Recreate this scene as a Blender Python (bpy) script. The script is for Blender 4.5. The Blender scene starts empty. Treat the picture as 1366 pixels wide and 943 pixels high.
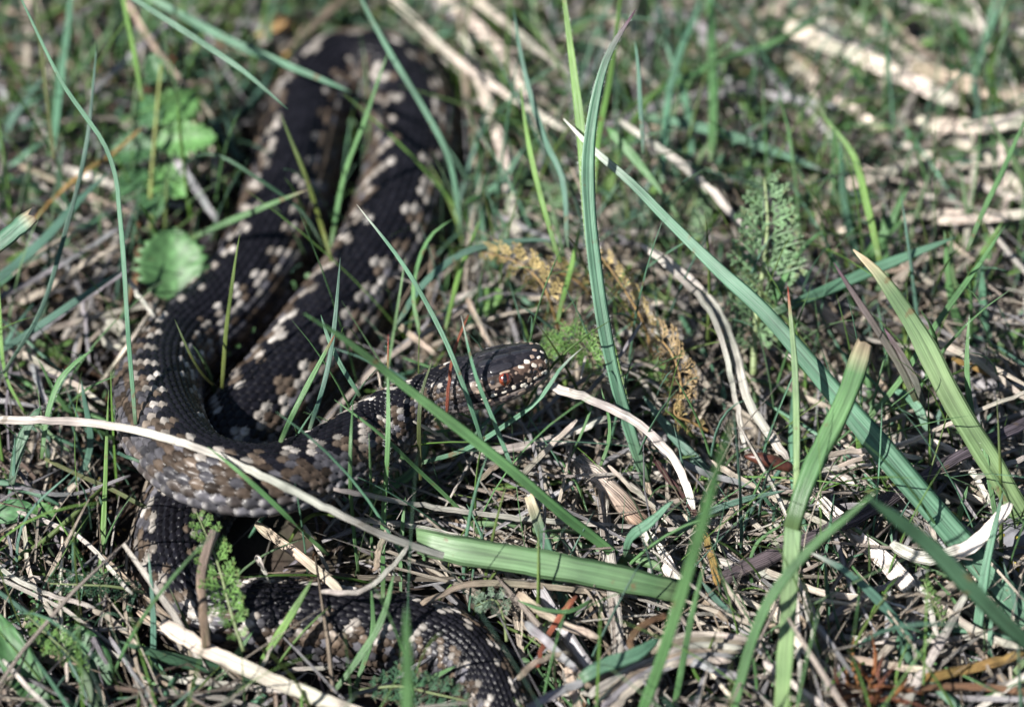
import bpy, math, random
import numpy as np
from mathutils import Vector, Matrix

random.seed(11)
RNG = np.random.default_rng(11)
S = 0.01                                   # everything below is laid out in centimetres

# ------------------------------------------------------------------ camera, sky, sun, exposure
PITCH = math.radians(48.0)
DIST = 90.0                                # cm from lens to the ground at the picture centre
FOCAL = 100.0
scene = bpy.context.scene
col = scene.collection
FWD = np.array([0.0, math.cos(PITCH), -math.sin(PITCH)])
UPV = np.array([0.0, math.sin(PITCH), math.cos(PITCH)])
RIGHT = np.array([1.0, 0.0, 0.0])
CAM = -FWD * DIST
cam_data = bpy.data.cameras.new('camera')
cam = bpy.data.objects.new('camera', cam_data)
col.objects.link(cam)
cam.location = Vector(CAM * S)
cam.rotation_euler = (math.pi / 2 - PITCH, 0, 0)
cam_data.lens = FOCAL
cam_data.sensor_width = 36.0
cam_data.clip_start = 0.02
cam_data.clip_end = 50.0
cam_data.dof.use_dof = True
cam_data.dof.focus_distance = 0.829
cam_data.dof.aperture_fstop = 4.5
cam_data.dof.aperture_blades = 7
scene.camera = cam

SUN_FROM = np.array([-0.62, -0.33, 0.71]); SUN_FROM /= np.linalg.norm(SUN_FROM)
SUN_ELEV = math.asin(SUN_FROM[2])
SUN_AZ = math.atan2(SUN_FROM[0], SUN_FROM[1])     # clockwise from +Y
world = bpy.data.worlds.new('World')
scene.world = world
world.use_nodes = True
wn = world.node_tree.nodes
wl = world.node_tree.links
sky = wn.new('ShaderNodeTexSky')
sky.sky_type = 'NISHITA'
sky.sun_disc = False
sky.sun_elevation = SUN_ELEV
sky.sun_rotation = SUN_AZ
wn['Background'].inputs['Strength'].default_value = 0.05
wl.new(sky.outputs['Color'], wn['Background'].inputs['Color'])
sun_data = bpy.data.lights.new('sun', 'SUN')
sun_data.energy = 5.0
sun_data.angle = math.radians(0.5)
sun_data.color = (1.0, 0.965, 0.92)
sun = bpy.data.objects.new('sun', sun_data)
col.objects.link(sun)
sun.rotation_euler = Vector(SUN_FROM).to_track_quat('Z', 'Y').to_euler()
scene.view_settings.view_transform = 'Standard'
scene.view_settings.look = 'None'
scene.view_settings.gamma = 1.0
scene.view_settings.exposure = 1.42
scene.render.engine = 'CYCLES'
scene.cycles.max_bounces = 6
scene.cycles.diffuse_bounces = 2
scene.cycles.transmission_bounces = 4

# ------------------------------------------------------------------ placing helpers
def ray(px, py):
    return FWD + RIGHT * ((px - 683.0) / 1366.0 * 36.0 / FOCAL) + UPV * ((471.5 - py) / 1366.0 * 36.0 / FOCAL)

def P(px, py, h):
    """point (cm) at height h above the ground on the sight line of photo pixel px, py"""
    d = ray(px, py)
    t = (h - CAM[2]) / d[2]
    return CAM + d * t

def hf(py):
    """height of the sharp plane at photo row py"""
    return (770.0 - py) * 0.0159

PXCM = 0.0237

def unit(v):
    v = np.asarray(v, float)
    return v / np.maximum(np.linalg.norm(v, axis=-1, keepdims=True), 1e-9)

def smooth_path(pts, n):
    """centripetal-like Catmull-Rom through pts, n even samples by chord length"""
    p = np.asarray(pts, float)
    if len(p) == 2:
        t = np.linspace(0, 1, n)[:, None]
        return p[0] * (1 - t) + p[1] * t
    d = np.concatenate([[0], np.cumsum(np.sqrt(np.linalg.norm(np.diff(p[:, :3], axis=0), axis=1)) ** 1.6 + 1e-6)])
    ext = np.vstack([2 * p[0] - p[1], p, 2 * p[-1] - p[-2]])
    k = np.concatenate([[d[0] - (d[1] - d[0])], d, [d[-1] + (d[-1] - d[-2])]])
    out = []
    for i in range(1, len(ext) - 2):
        t = np.linspace(k[i], k[i + 1], 40, endpoint=False)[:, None]
        m1 = (ext[i + 1] - ext[i - 1]) / (k[i + 1] - k[i - 1])
        m2 = (ext[i + 2] - ext[i]) / (k[i + 2] - k[i])
        hh = k[i + 1] - k[i]
        u = (t - k[i]) / hh
        out.append((2 * u**3 - 3 * u**2 + 1) * ext[i] + (u**3 - 2 * u**2 + u) * hh * m1
                   + (-2 * u**3 + 3 * u**2) * ext[i + 1] + (u**3 - u**2) * hh * m2)
    out.append(p[-1:])
    q = np.vstack(out)
    cl = np.concatenate([[0], np.cumsum(np.linalg.norm(np.diff(q[:, :3], axis=0), axis=1))])
    ts = np.linspace(0, cl[-1], n)
    return np.stack([np.interp(ts, cl, q[:, j]) for j in range(q.shape[1])], axis=1)

def ring_faces(nr, k):
    i = np.arange(nr - 1)[:, None] * k
    j = np.arange(k)[None, :]
    a = i + j
    b = i + (j + 1) % k
    return np.stack([a, b, b + k, a + k], axis=-1).reshape(-1, 4)

CS_LEAF = np.array([[-1, .0], [-.55, .5], [0, .5], [.55, .5], [1, .0], [.55, -.5], [0, -.5], [-.55, -.5]], float)
CS_THIN = np.array([[-1, 0], [0, .5], [1, 0], [0, -.5]], float)
CS_ROUND = np.array([[math.cos(a), math.sin(a)] for a in np.linspace(0, 2 * math.pi, 8, endpoint=False)], float)

def ribbon(path, width, facing, cs=CS_LEAF, thick=0.03, fold=0.0, twist=0.0, twist0=0.0, roundness=False):
    """verts and uv of a blade: path (n,3), width (n,) full width, facing ~ normal of the blade"""
    n = len(path)
    T = unit(np.gradient(path, axis=0))
    F = np.broadcast_to(np.asarray(facing, float), (n, 3))
    W = unit(np.cross(T, F))
    N = unit(np.cross(W, T))
    ang = (twist0 + twist * np.linspace(0, 1, n))[:, None]
    W2 = W * np.cos(ang) + N * np.sin(ang)
    N2 = -W * np.sin(ang) + N * np.cos(ang)
    hw = (width * 0.5)[:, None, None]
    u = cs[:, 0][None, :, None]
    v = cs[:, 1][None, :, None]
    if roundness:
        off = W2[:, None, :] * u * hw + N2[:, None, :] * v * hw
    else:
        th = np.minimum(thick, width * 0.8)[:, None, None]
        off = W2[:, None, :] * u * hw + N2[:, None, :] * (v * th + fold * np.abs(u) ** 1.3 * hw)
    verts = (path[:, None, :] + off).reshape(-1, 3)
    uv = np.stack(np.broadcast_arrays((cs[:, 0] * .5 + .5)[None, :], np.linspace(0, 1, n)[:, None]), axis=-1).reshape(-1, 2)
    return verts, uv

def make_mesh(name, verts, quads, colors=None, uv=None, ngons=None, smooth=True, tris=None):
    """verts in cm"""
    me = bpy.data.meshes.new(name)
    verts = np.asarray(verts, np.float32) * S
    parts = []
    if quads is not None and len(quads): parts.append(np.asarray(quads))
    if tris is not None and len(tris): parts.append(np.asarray(tris))
    loops = [p.reshape(-1) for p in parts]
    sizes = [np.full(len(p), p.shape[1]) for p in parts]
    for g in (ngons or []):
        loops.append(np.asarray(g)); sizes.append(np.array([len(g)]))
    loops = np.concatenate(loops).astype(np.int32)
    sizes = np.concatenate(sizes).astype(np.int32)
    starts = np.concatenate([[0], np.cumsum(sizes)[:-1]]).astype(np.int32)
    me.vertices.add(len(verts)); me.vertices.foreach_set('co', verts.reshape(-1))
    me.loops.add(len(loops)); me.loops.foreach_set('vertex_index', loops)
    me.polygons.add(len(sizes)); me.polygons.foreach_set('loop_start', starts)
    me.polygons.foreach_set('use_smooth', np.full(len(sizes), smooth))
    me.update(calc_edges=True)
    if colors is not None:
        c = np.ones((len(verts), 4), np.float32); c[:, :3] = colors
        at = me.attributes.new('col', 'FLOAT_COLOR', 'POINT'); at.data.foreach_set('color', c.reshape(-1))
    if uv is not None:
        at = me.attributes.new('uvp', 'FLOAT2', 'POINT'); at.data.foreach_set('vector', np.asarray(uv, np.float32).reshape(-1))
    me.validate()
    return me

def add(name, me, mat, parent=None, loc=None):
    o = bpy.data.objects.new(name, me)
    col.objects.link(o)
    if me is not None and mat is not None and not me.materials:
        me.materials.append(mat)
    if parent is not None: o.parent = parent
    if loc is not None: o.location = Vector(np.asarray(loc, float) * S)
    return o

def tag(o, label=None, cat=None, group=None, kind=None):
    if label: o['label'] = label
    if cat: o['category'] = cat
    if group: o['group'] = group
    if kind: o['kind'] = kind
    return o

# ------------------------------------------------------------------ materials
def nodes_of(m):
    m.use_nodes = True
    return m.node_tree.nodes, m.node_tree.links

def fibre_material(name, rough, transl, streak, bump, spec=0.4, mottle=0.25, ulines=9.0, ribs=.25, midrib=1.0, spots=.5):
    """plant tissue: own colour from 'col', lengthwise fibres from 'uvp'"""
    m = bpy.data.materials.new(name)
    n, l = nodes_of(m)
    bs = n['Principled BSDF']; out = n['Material Output']
    a = n.new('ShaderNodeAttribute'); a.attribute_name = 'col'
    u = n.new('ShaderNodeAttribute'); u.attribute_name = 'uvp'
    mp = n.new('ShaderNodeMapping'); mp.inputs['Scale'].default_value = (ulines, 2.2, 1)
    l.new(u.outputs['Vector'], mp.inputs['Vector'])
    info = n.new('ShaderNodeObjectInfo')
    addv = n.new('ShaderNodeVectorMath'); addv.operation = 'ADD'
    cmb = n.new('ShaderNodeCombineXYZ'); l.new(info.outputs['Random'], cmb.inputs['Z'])
    sc = n.new('ShaderNodeVectorMath'); sc.operation = 'SCALE'; sc.inputs['Scale'].default_value = 40
    l.new(cmb.outputs[0], sc.inputs[0]); l.new(mp.outputs[0], addv.inputs[0]); l.new(sc.outputs[0], addv.inputs[1])
    ns = n.new('ShaderNodeTexNoise'); ns.inputs['Scale'].default_value = 1.6; ns.inputs['Detail'].default_value = 4
    l.new(addv.outputs[0], ns.inputs['Vector'])
    tc = n.new('ShaderNodeTexCoord')
    n2 = n.new('ShaderNodeTexNoise'); n2.inputs['Scale'].default_value = 55; n2.inputs['Detail'].default_value = 5
    l.new(tc.outputs['Object'], n2.inputs['Vector'])
    r1 = n.new('ShaderNodeMapRange'); r1.inputs['From Min'].default_value = .3; r1.inputs['From Max'].default_value = .7
    r1.inputs['To Min'].default_value = 1 - streak; r1.inputs['To Max'].default_value = 1 + streak
    l.new(ns.outputs['Fac'], r1.inputs['Value'])
    r2 = n.new('ShaderNodeMapRange'); r2.inputs['From Min'].default_value = .3; r2.inputs['From Max'].default_value = .7
    r2.inputs['To Min'].default_value = 1 - mottle; r2.inputs['To Max'].default_value = 1 + mottle
    l.new(n2.outputs['Fac'], r2.inputs['Value'])
    mu = n.new('ShaderNodeMath'); mu.operation = 'MULTIPLY'
    l.new(r1.outputs[0], mu.inputs[0]); l.new(r2.outputs[0], mu.inputs[1])
    vm = n.new('ShaderNodeVectorMath'); vm.operation = 'SCALE'
    l.new(a.outputs['Color'], vm.inputs[0])
    sxa = n.new('ShaderNodeSeparateXYZ'); l.new(u.outputs['Vector'], sxa.inputs[0])
    dm = n.new('ShaderNodeMath'); dm.operation = 'SUBTRACT'; dm.inputs[1].default_value = .5; l.new(sxa.outputs['X'], dm.inputs[0])
    da_ = n.new('ShaderNodeMath'); da_.operation = 'ABSOLUTE'; l.new(dm.outputs[0], da_.inputs[0])
    rm = n.new('ShaderNodeMapRange'); rm.inputs['From Min'].default_value = .02; rm.inputs['From Max'].default_value = .09
    rm.inputs['To Min'].default_value = midrib; rm.inputs['To Max'].default_value = 1.0
    l.new(da_.outputs[0], rm.inputs['Value'])
    mu2 = n.new('ShaderNodeMath'); mu2.operation = 'MULTIPLY'; l.new(mu.outputs[0], mu2.inputs[0]); l.new(rm.outputs[0], mu2.inputs[1])
    l.new(mu2.outputs[0], vm.inputs['Scale'])
    n3 = n.new('ShaderNodeTexNoise'); n3.inputs['Scale'].default_value = 190; n3.inputs['Detail'].default_value = 3
    l.new(tc.outputs['Object'], n3.inputs['Vector'])
    sp = n.new('ShaderNodeMapRange'); sp.inputs['From Min'].default_value = .66; sp.inputs['From Max'].default_value = .72; sp.inputs['To Max'].default_value = spots
    l.new(n3.outputs['Fac'], sp.inputs['Value'])
    mxs = n.new('ShaderNodeMix'); mxs.data_type = 'RGBA'; l.new(sp.outputs[0], mxs.inputs['Factor'])
    l.new(vm.outputs[0], mxs.inputs['A']); mxs.inputs['B'].default_value = (.11, .075, .035, 1)
    l.new(mxs.outputs['Result'], bs.inputs['Base Color'])
    bs.inputs['Roughness'].default_value = rough
    bs.inputs['Specular IOR Level'].default_value = spec
    sx = n.new('ShaderNodeSeparateXYZ'); l.new(u.outputs['Vector'], sx.inputs[0])
    fr = n.new('ShaderNodeMath'); fr.operation = 'MULTIPLY'; fr.inputs[1].default_value = ulines * 8.0; l.new(sx.outputs['X'], fr.inputs[0])
    sn = n.new('ShaderNodeMath'); sn.operation = 'SINE'; l.new(fr.outputs[0], sn.inputs[0])
    hs_ = n.new('ShaderNodeMath'); hs_.operation = 'MULTIPLY_ADD'; hs_.inputs[1].default_value = ribs; l.new(sn.outputs[0], hs_.inputs[0]); l.new(ns.outputs['Fac'], hs_.inputs[2])
    bp = n.new('ShaderNodeBump'); bp.inputs['Strength'].default_value = bump; bp.inputs['Distance'].default_value = 0.0006
    l.new(hs_.outputs[0], bp.inputs['Height']); l.new(bp.outputs[0], bs.inputs['Normal'])
    if transl > 0:
        tr = n.new('ShaderNodeBsdfTranslucent')
        tint = n.new('ShaderNodeVectorMath'); tint.operation = 'MULTIPLY'; tint.inputs[1].default_value = (1.5, 1.5, .8)
        l.new(vm.outputs[0], tint.inputs[0]); l.new(tint.outputs[0], tr.inputs['Color'])
        mx = n.new('ShaderNodeMixShader'); mx.inputs[0].default_value = transl
        l.new(bs.outputs[0], mx.inputs[1]); l.new(tr.outputs[0], mx.inputs[2]); l.new(mx.outputs[0], out.inputs['Surface'])
    return m

M = {}
M['grass'] = fibre_material('grass_tissue', .43, .32, .26, .5, .45, .32, 8, .06, .74, .8)
M['straw'] = fibre_material('dead_straw', .6, .12, .42, 1.0, .3, .42, 6)
M['bark'] = fibre_material('twig_bark', .7, 0, .5, 1.0, .3, .4, 7)
M['leaf'] = fibre_material('soft_leaf', .5, .25, .12, .3, .35, .28, 6, 0)

def soil_material():
    m = bpy.data.materials.new('dark_soil'); n, l = nodes_of(m); bs = n['Principled BSDF']
    tc = n.new('ShaderNodeTexCoord')
    a = n.new('ShaderNodeTexNoise'); a.inputs['Scale'].default_value = 90; a.inputs['Detail'].default_value = 8
    b = n.new('ShaderNodeTexNoise'); b.inputs['Scale'].default_value = 14; b.inputs['Detail'].default_value = 4
    l.new(tc.outputs['Object'], a.inputs['Vector']); l.new(tc.outputs['Object'], b.inputs['Vector'])
    cr = n.new('ShaderNodeValToRGB'); cr.color_ramp.elements[0].position = .3; cr.color_ramp.elements[1].position = .75
    cr.color_ramp.elements[0].color = (.005, .004, .0035, 1); cr.color_ramp.elements[1].color = (.04, .027, .018, 1)
    l.new(a.outputs['Fac'], cr.inputs['Fac'])
    c2 = n.new('ShaderNodeValToRGB'); c2.color_ramp.elements[0].position = .5; c2.color_ramp.elements[1].position = .68
    c2.color_ramp.elements[0].color = (0, 0, 0, 1); c2.color_ramp.elements[1].color = (1, 1, 1, 1)
    l.new(b.outputs['Fac'], c2.inputs['Fac'])
    mx = n.new('ShaderNodeMix'); mx.data_type = 'RGBA'
    l.new(c2.outputs['Color'], mx.inputs['Factor']); l.new(cr.outputs['Color'], mx.inputs['A']); mx.inputs['B'].default_value = (.05, .052, .016, 1)
    l.new(mx.outputs['Result'], bs.inputs['Base Color']); bs.inputs['Roughness'].default_value = .95
    bp = n.new('ShaderNodeBump'); bp.inputs['Distance'].default_value = .004; l.new(a.outputs['Fac'], bp.inputs['Height']); l.new(bp.outputs[0], bs.inputs['Normal'])
    return m
M['soil'] = soil_material()

def scale_material():
    m = bpy.data.materials.new('snake_skin'); n, l = nodes_of(m); bs = n['Principled BSDF']
    a = n.new('ShaderNodeAttribute'); a.attribute_name = 'col'
    tc = n.new('ShaderNodeTexCoord')
    ns = n.new('ShaderNodeTexNoise'); ns.inputs['Scale'].default_value = 420; ns.inputs['Detail'].default_value = 4
    l.new(tc.outputs['Object'], ns.inputs['Vector'])
    r = n.new('ShaderNodeMapRange'); r.inputs['From Min'].default_value = .3; r.inputs['From Max'].default_value = .7
    r.inputs['To Min'].default_value = .6; r.inputs['To Max'].default_value = 1.35
    l.new(ns.outputs['Fac'], r.inputs['Value'])
    vm = n.new('ShaderNodeVectorMath'); vm.operation = 'SCALE'
    l.new(a.outputs['Color'], vm.inputs[0]); l.new(r.outputs[0], vm.inputs['Scale']); l.new(vm.outputs[0], bs.inputs['Base Color'])
    bs.inputs['Roughness'].default_value = .34; bs.inputs['Specular IOR Level'].default_value = .13
    bp = n.new('ShaderNodeBump'); bp.inputs['Strength'].default_value = .35; bp.inputs['Distance'].default_value = .0003
    l.new(ns.outputs['Fac'], bp.inputs['Height']); l.new(bp.outputs[0], bs.inputs['Normal'])
    return m
M['skin'] = scale_material()

def plain(name, color, rough, spec=.5, noise=0.0, scale=200, coat=0):
    m = bpy.data.materials.new(name); n, l = nodes_of(m); bs = n['Principled BSDF']
    bs.inputs['Roughness'].default_value = rough; bs.inputs['Specular IOR Level'].default_value = spec
    bs.inputs['Coat Weight'].default_value = coat; bs.inputs['Coat Roughness'].default_value = .08
    tc = n.new('ShaderNodeTexCoord'); ns = n.new('ShaderNodeTexNoise'); ns.inputs['Scale'].default_value = scale; ns.inputs['Detail'].default_value = 5
    l.new(tc.outputs['Object'], ns.inputs['Vector'])
    cr = n.new('ShaderNodeValToRGB'); cr.color_ramp.elements[0].position = .3; cr.color_ramp.elements[1].position = .72
    c = np.array(color)
    cr.color_ramp.elements[0].color = (*(c * (1 - noise)), 1); cr.color_ramp.elements[1].color = (*np.minimum(c * (1 + noise), 1), 1)
    l.new(ns.outputs['Fac'], cr.inputs['Fac']); l.new(cr.outputs['Color'], bs.inputs['Base Color'])
    return m
M['eye'] = plain('amber_eye', (.11, .022, .009), .12, .6, .6, 900, .8)
M['pupil'] = plain('black_pupil', (.004, .004, .004), .1, .6, 0, 100, .6)
M['cream_scale'] = plain('cream_scale', (.50, .45, .38), .42, .25, .5, 900)
M['buff_scale'] = plain('buff_scale', (.23, .17, .13), .42, .3, .6, 700)
M['dark_scale'] = plain('dark_scale', (.016, .015, .018), .3, .5, .5, 600)
M['stone'] = plain('grey_stone', (.11, .11, .12), .9, .2, .6, 160)
M['lichen'] = plain('yellow_lichen', (.36, .3, .05), .9, .2, .4, 400)
M['husk'] = plain('red_brown_husk', (.04, .014, .009), .42, .4, .9, 420, 0)
M['hair'] = plain('pale_hairs', (.6, .64, .6), .5, .4, .1, 100)

# ------------------------------------------------------------------ ground
gn = 90
gx = np.concatenate([np.linspace(-400, -40, 14, endpoint=False), np.linspace(-40, 40, gn - 28), np.linspace(40, 400, 15)[1:]])
GX, GY = np.meshgrid(gx, gx, indexing='ij')
GZ = .35 * np.sin(GX * .23 + 1) * np.cos(GY * .19) + .22 * np.sin(GX * .71) * np.sin(GY * .63 + 2) - .55
ng = len(gx)
ii, jj = np.meshgrid(np.arange(ng - 1), np.arange(ng - 1), indexing='ij')
gq = np.stack([ii * ng + jj, (ii + 1) * ng + jj, (ii + 1) * ng + jj + 1, ii * ng + jj + 1], -1).reshape(-1, 4)
ground = add('ground', make_mesh('ground', np.stack([GX, GY, GZ], -1).reshape(-1, 3), gq), M['soil'])
tag(ground, kind='structure')

# ------------------------------------------------------------------ the adder
# photo pixel of the body's middle, height above ground, radius (head end first)
SNAKE = [
    (731, 480, 5.1, 0.3), (705, 487, 5.05, 0.6), (672, 498, 4.95, 0.7), (640, 508, 4.75, 0.66), (612, 513, 4.55, 0.58),
    (580, 522, 4.25, 0.68), (545, 542, 3.95, 0.84), (505, 572, 3.6, 0.98), (460, 604, 3.6, 1.06), (410, 630, 3.65, 1.12),
    (355, 645, 3.8, 1.15), (300, 640, 3.85, 1.18), (257, 622, 3.7, 1.2), (227, 586, 3.2, 1.24), (213, 541, 2.5, 1.26),
    (216, 499, 1.8, 1.28), (240, 462, 1.2, 1.3), (283, 427, 0.9, 1.33), (328, 378, 0.8, 1.36), (364, 318, 0.8, 1.4),
    (388, 250, 0.8, 1.42), (402, 190, 0.8, 1.44), (420, 132, 0.8, 1.45), (462, 97, 0.85, 1.46), (515, 102, 0.85, 1.48),
    (548, 145, 0.9, 1.5), (553, 205, 0.9, 1.52), (540, 270, 0.9, 1.54), (512, 340, 0.9, 1.54), (470, 402, 0.9, 1.53),
    (432, 450, 0.9, 1.5), (392, 500, 0.85, 1.46), (345, 552, 0.8, 1.42), (298, 606, 0.7, 1.36), (262, 655, 0.6, 1.3),
    (238, 708, 0.55, 1.27), (238, 765, 0.5, 1.26), (262, 808, 0.5, 1.26), (312, 826, 0.55, 1.26), (370, 827, 0.6, 1.25),
    (440, 831, 0.6, 1.22), (515, 841, 0.55, 1.17), (575, 852, 0.5, 1.1), (622, 876, 0.45, 1.02), (655, 920, 0.4, 0.93),
    (680, 985, 0.3, 0.84), (705, 1065, 0.3, 0.74), (740, 1160, 0.3, 0.6), (800, 1260, 0.3, 0.42), (880, 1340, 0.3, 0.14),]
ctrl = np.array([np.append(P(a, b, h), r) for a, b, h, r in SNAKE])
path4 = smooth_path(ctrl, 4000)
SP, SR = path4[:, :3], path4[:, 3]
SL = np.concatenate([[0], np.cumsum(np.linalg.norm(np.diff(SP, axis=0), axis=1))])
TOTAL = SL[-1]
CTRL_S = np.array([SL[np.argmin(np.linalg.norm(SP - q[:3], axis=1))] for q in ctrl])
HEAD_W = ([0, .05, .14, .3, .6, 1.0, 1.5, 2.0, 2.4, 2.8, 3.3, 4.0, 5.0], [.12, .36, .50, .60, .71, .83, .93, .98, .97, .86, .66, .58, .68])
HEAD_H = ([0, .05, .14, .3, .6, 1.0, 1.5, 2.0, 2.4, 2.8, 3.3, 4.0, 5.0], [.12, .34, .46, .54, .60, .66, .69, .67, .63, .57, .51, .52, .63])
HEAD_LEN = 2.7
# how far the back leans towards the inside of the coil (degrees) along the control points
ROLL_C = [20] * 4 + [14, 8, 6, 12, 22, 30, 36, 38, 36, 30, 22, 14, 8, 4] + [0] * 32

def sframe(s):
    """centre, tangent (towards the tail), side, up, half width, half height at arc length s"""
    s = np.atleast_1d(s)
    c = np.stack([np.interp(s, SL, SP[:, j]) for j in range(3)], 1)
    c2 = np.stack([np.interp(np.minimum(s + .25, TOTAL), SL, SP[:, j]) for j in range(3)], 1)
    c1 = np.stack([np.interp(np.maximum(s - .25, 0), SL, SP[:, j]) for j in range(3)], 1)
    T = unit(c2 - c1)
    side = unit(np.cross(T, np.array([0, 0, 1.0])))
    up = unit(np.cross(side, T))
    rr = np.radians(np.interp(s, CTRL_S, ROLL_C))[:, None]
    up2 = up * np.cos(rr) + side * np.sin(rr)
    side2 = side * np.cos(rr) - up * np.sin(rr)
    r = np.interp(s, SL, SR)
    k = np.clip((5 - s) / 1.5, 0, 1)
    k = k * k * (3 - 2 * k)
    w = r * (1 - k) + np.interp(s, *HEAD_W) * k
    hh = r * .93 * (1 - k) + np.interp(s, *HEAD_H) * k
    return c, T, side2, up2, w, hh, k

def sprofile(theta, k):
    """unit outline, theta from the back (0) to the belly (pi)"""
    x, z = np.sin(theta), np.cos(theta)
    e = 2.0 + .9 * k
    m = (np.abs(x) ** e + np.abs(z) ** e) ** (-1 / e)
    x, z = x * m, z * m
    zz = np.where(z < -.72, -.72 + (z + .72) * .35, z)
    x = x * (1 - .07 * np.clip(z, 0, 1))
    return x, zz

def ssurf(s, theta, lift=0.0):
    c, T, sd, up, w, hh, k = sframe(s)
    x, z = sprofile(np.atleast_1d(theta), k)
    return c + sd * (x * (w + lift))[:, None] + up * (z * (hh + lift))[:, None]

ROWS = 21
TH_D = math.radians(128)                      # dorsal scale rows reach this far from the back
# scale index along the body
ds = 0.01
sg = np.arange(0, TOTAL, ds)
_, _, _, _, wg, hg, kg = sframe(sg)
pitch = 0.262 * np.maximum(wg, .55)
pitch = np.where(sg < HEAD_LEN, .17, pitch)
BG = np.concatenate([[0], np.cumsum(ds / pitch)[:-1]])
NB = BG[-1]
PER = 8
rings = int(NB * PER)
b_r = np.linspace(0, NB, rings)
s_r = np.interp(b_r, BG, sg)
nd = ROWS * 7
xr = np.linspace(-1, 1, nd)
th_d = TH_D * (.8 * xr + .2 * xr ** 3)        # rows widen towards the belly
th_v = np.linspace(TH_D, 2 * math.pi - TH_D, 14)[1:-1]
theta = np.concatenate([th_d, th_v])
K = len(theta)
a_d = (xr * .5 + .5) * ROWS - .5        # row coordinate, centres at integers
c, T, sd, up, w, hh, kk = sframe(s_r)
A = np.broadcast_to(a_d[None, :], (rings, nd))
B = np.broadcast_to(b_r[:, None], (rings, nd))

def hsh(i, j, q=0):
    x = np.sin(i * 127.1 + j * 311.7 + q * 74.7) * 43758.5453
    return x - np.floor(x)

best = np.full((rings, nd), -1.0); bkey = np.full((rings, nd), -9.0)
bi = np.zeros((rings, nd)); bj = np.zeros((rings, nd)); bedge = np.zeros((rings, nd)); bdb = np.zeros((rings, nd))
i0 = np.round(A)
for di in (-1, 0, 1):
    I = i0 + di
    shift = np.where(np.mod(I, 2) > .5, .5, 0.0)
    j0 = np.floor(B - shift)
    for dj in (-1, 0, 1):
        J = j0 + dj
        da = (A - I) / .66
        db = (B - shift - J - .42) / .74           # -1 front edge, +1 free rear edge
        wid = np.where(db < .1, 1 - (np.clip(.1 - db, 0, 1.1) / 1.1) ** 2.2 * .75, 1 - (np.clip(db - .1, 0, .9) / .9) ** 2.4)
        ins = (np.abs(da) < wid) & (np.abs(db) < 1)
        rim = np.minimum(1 - np.abs(db), (wid - np.abs(da)))
        ht = .30 + .42 * (db * .5 + .5) + .28 * (1 - da * da) * (1 - .4 * db * db) + .08 * np.exp(-(da / .13) ** 2) * (db > -.6)
        ht = ht * np.clip(rim / .16, .0, 1) ** .5
        key = np.where(ins, db, -8.5)               # the scale in front overlaps the one behind
        ht = np.where(ins, ht, -1)
        up_ = key > bkey
        bkey = np.where(up_, key, bkey)
        best = np.where(up_, ht, best); bi = np.where(up_, I, bi); bj = np.where(up_, J + shift, bj); bedge = np.where(up_, rim, bedge); bdb = np.where(up_, db, bdb)
gap = best < 0
best = np.clip(best, 0, None)
# pigment per scale
srow = (np.clip(bi, 0, ROWS - 1) + .5) / ROWS
xc = np.abs(srow - .5) * 2
thc = np.degrees(TH_D * (.8 * xc + .2 * xc ** 3))
sidev = np.sign(srow - .5)
sc_ = np.interp(bj, np.arange(len(BG)) * 0 + BG, sg)
h1, h2, h3 = hsh(bi, bj * 2, 1), hsh(bi, bj * 2, 2), hsh(bi, bj * 2, 3)
PERIOD = 2.9
drift = .35 * np.sin(bj * .21) + .2 * np.sin(bj * .057 + 1)
ph = np.mod(bj / PERIOD + .25 * sidev + drift * .3, 1)
tri = np.abs(ph - .5) * 2                         # 1 at light notch, 0 at tip of dark lobe
edge_in = 47 - 27 * np.clip((tri - .15) / .6, 0, 1) + (h1 - .5) * 12     # the pale notches bite into the black band
band_out = edge_in + 24 + 15 * tri + (h2 - .5) * 14
black = np.stack([.0042 + .003 * h1, .004 + .003 * h1, .0056 + .004 * h1], -1)
cream = np.stack([.17 + .24 * h2, .157 + .225 * h2, .14 + .21 * h2], -1)
tan = np.stack([.085 + .11 * h3, .064 + .085 * h3, .048 + .065 * h3], -1)
grey = np.stack([.034 + .075 * h2 ** 2, .033 + .072 * h2 ** 2, .037 + .08 * h2 ** 2], -1)
brown = np.stack([.034 + .07 * h3 ** 2, .025 + .052 * h3 ** 2, .019 + .038 * h3 ** 2], -1)
cpat = black.copy()
rel = np.clip((thc - edge_in) / np.maximum(band_out - edge_in, 1), 0, 1)
band = (thc > edge_in) & (thc < band_out) & ((tri > .12) | (h1 > .35))
light = cream * (1 - rel[..., None]) + tan * rel[..., None]
light = light * (.72 + .3 * np.sin(bj * 1.7 + sidev)[..., None] ** 2)
light = np.where((h3 > .74)[..., None], tan * .4, light)
light = light * (.6 + .55 * np.clip(bdb * .5 + .5, 0, 1))[..., None]          # each scale pales towards its free end
cpat = np.where(band[..., None], light, cpat)
flank = (thc >= band_out) | ((thc > edge_in + 16))
blot = np.mod(bj / PERIOD + .25 * sidev + .5, 1)
fl = np.where((h1 > .5)[..., None], grey, brown) * .9
dk = np.exp(-((blot - .5) / .2) ** 2) * np.clip((112 - thc) / 20, 0, 1) * np.clip((thc - 60) / 12, 0, 1)
fl = fl * (1 - .85 * dk[..., None] * (.6 + .4 * h3[..., None]))
cpat = np.where(flank[..., None], fl, cpat)
low = np.clip((thc - 88) / 30, 0, 1)[..., None]
cpat = np.where((thc > 88)[..., None], cpat * (1 - low * .6) + grey * .9 * low * .6, cpat)
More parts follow.
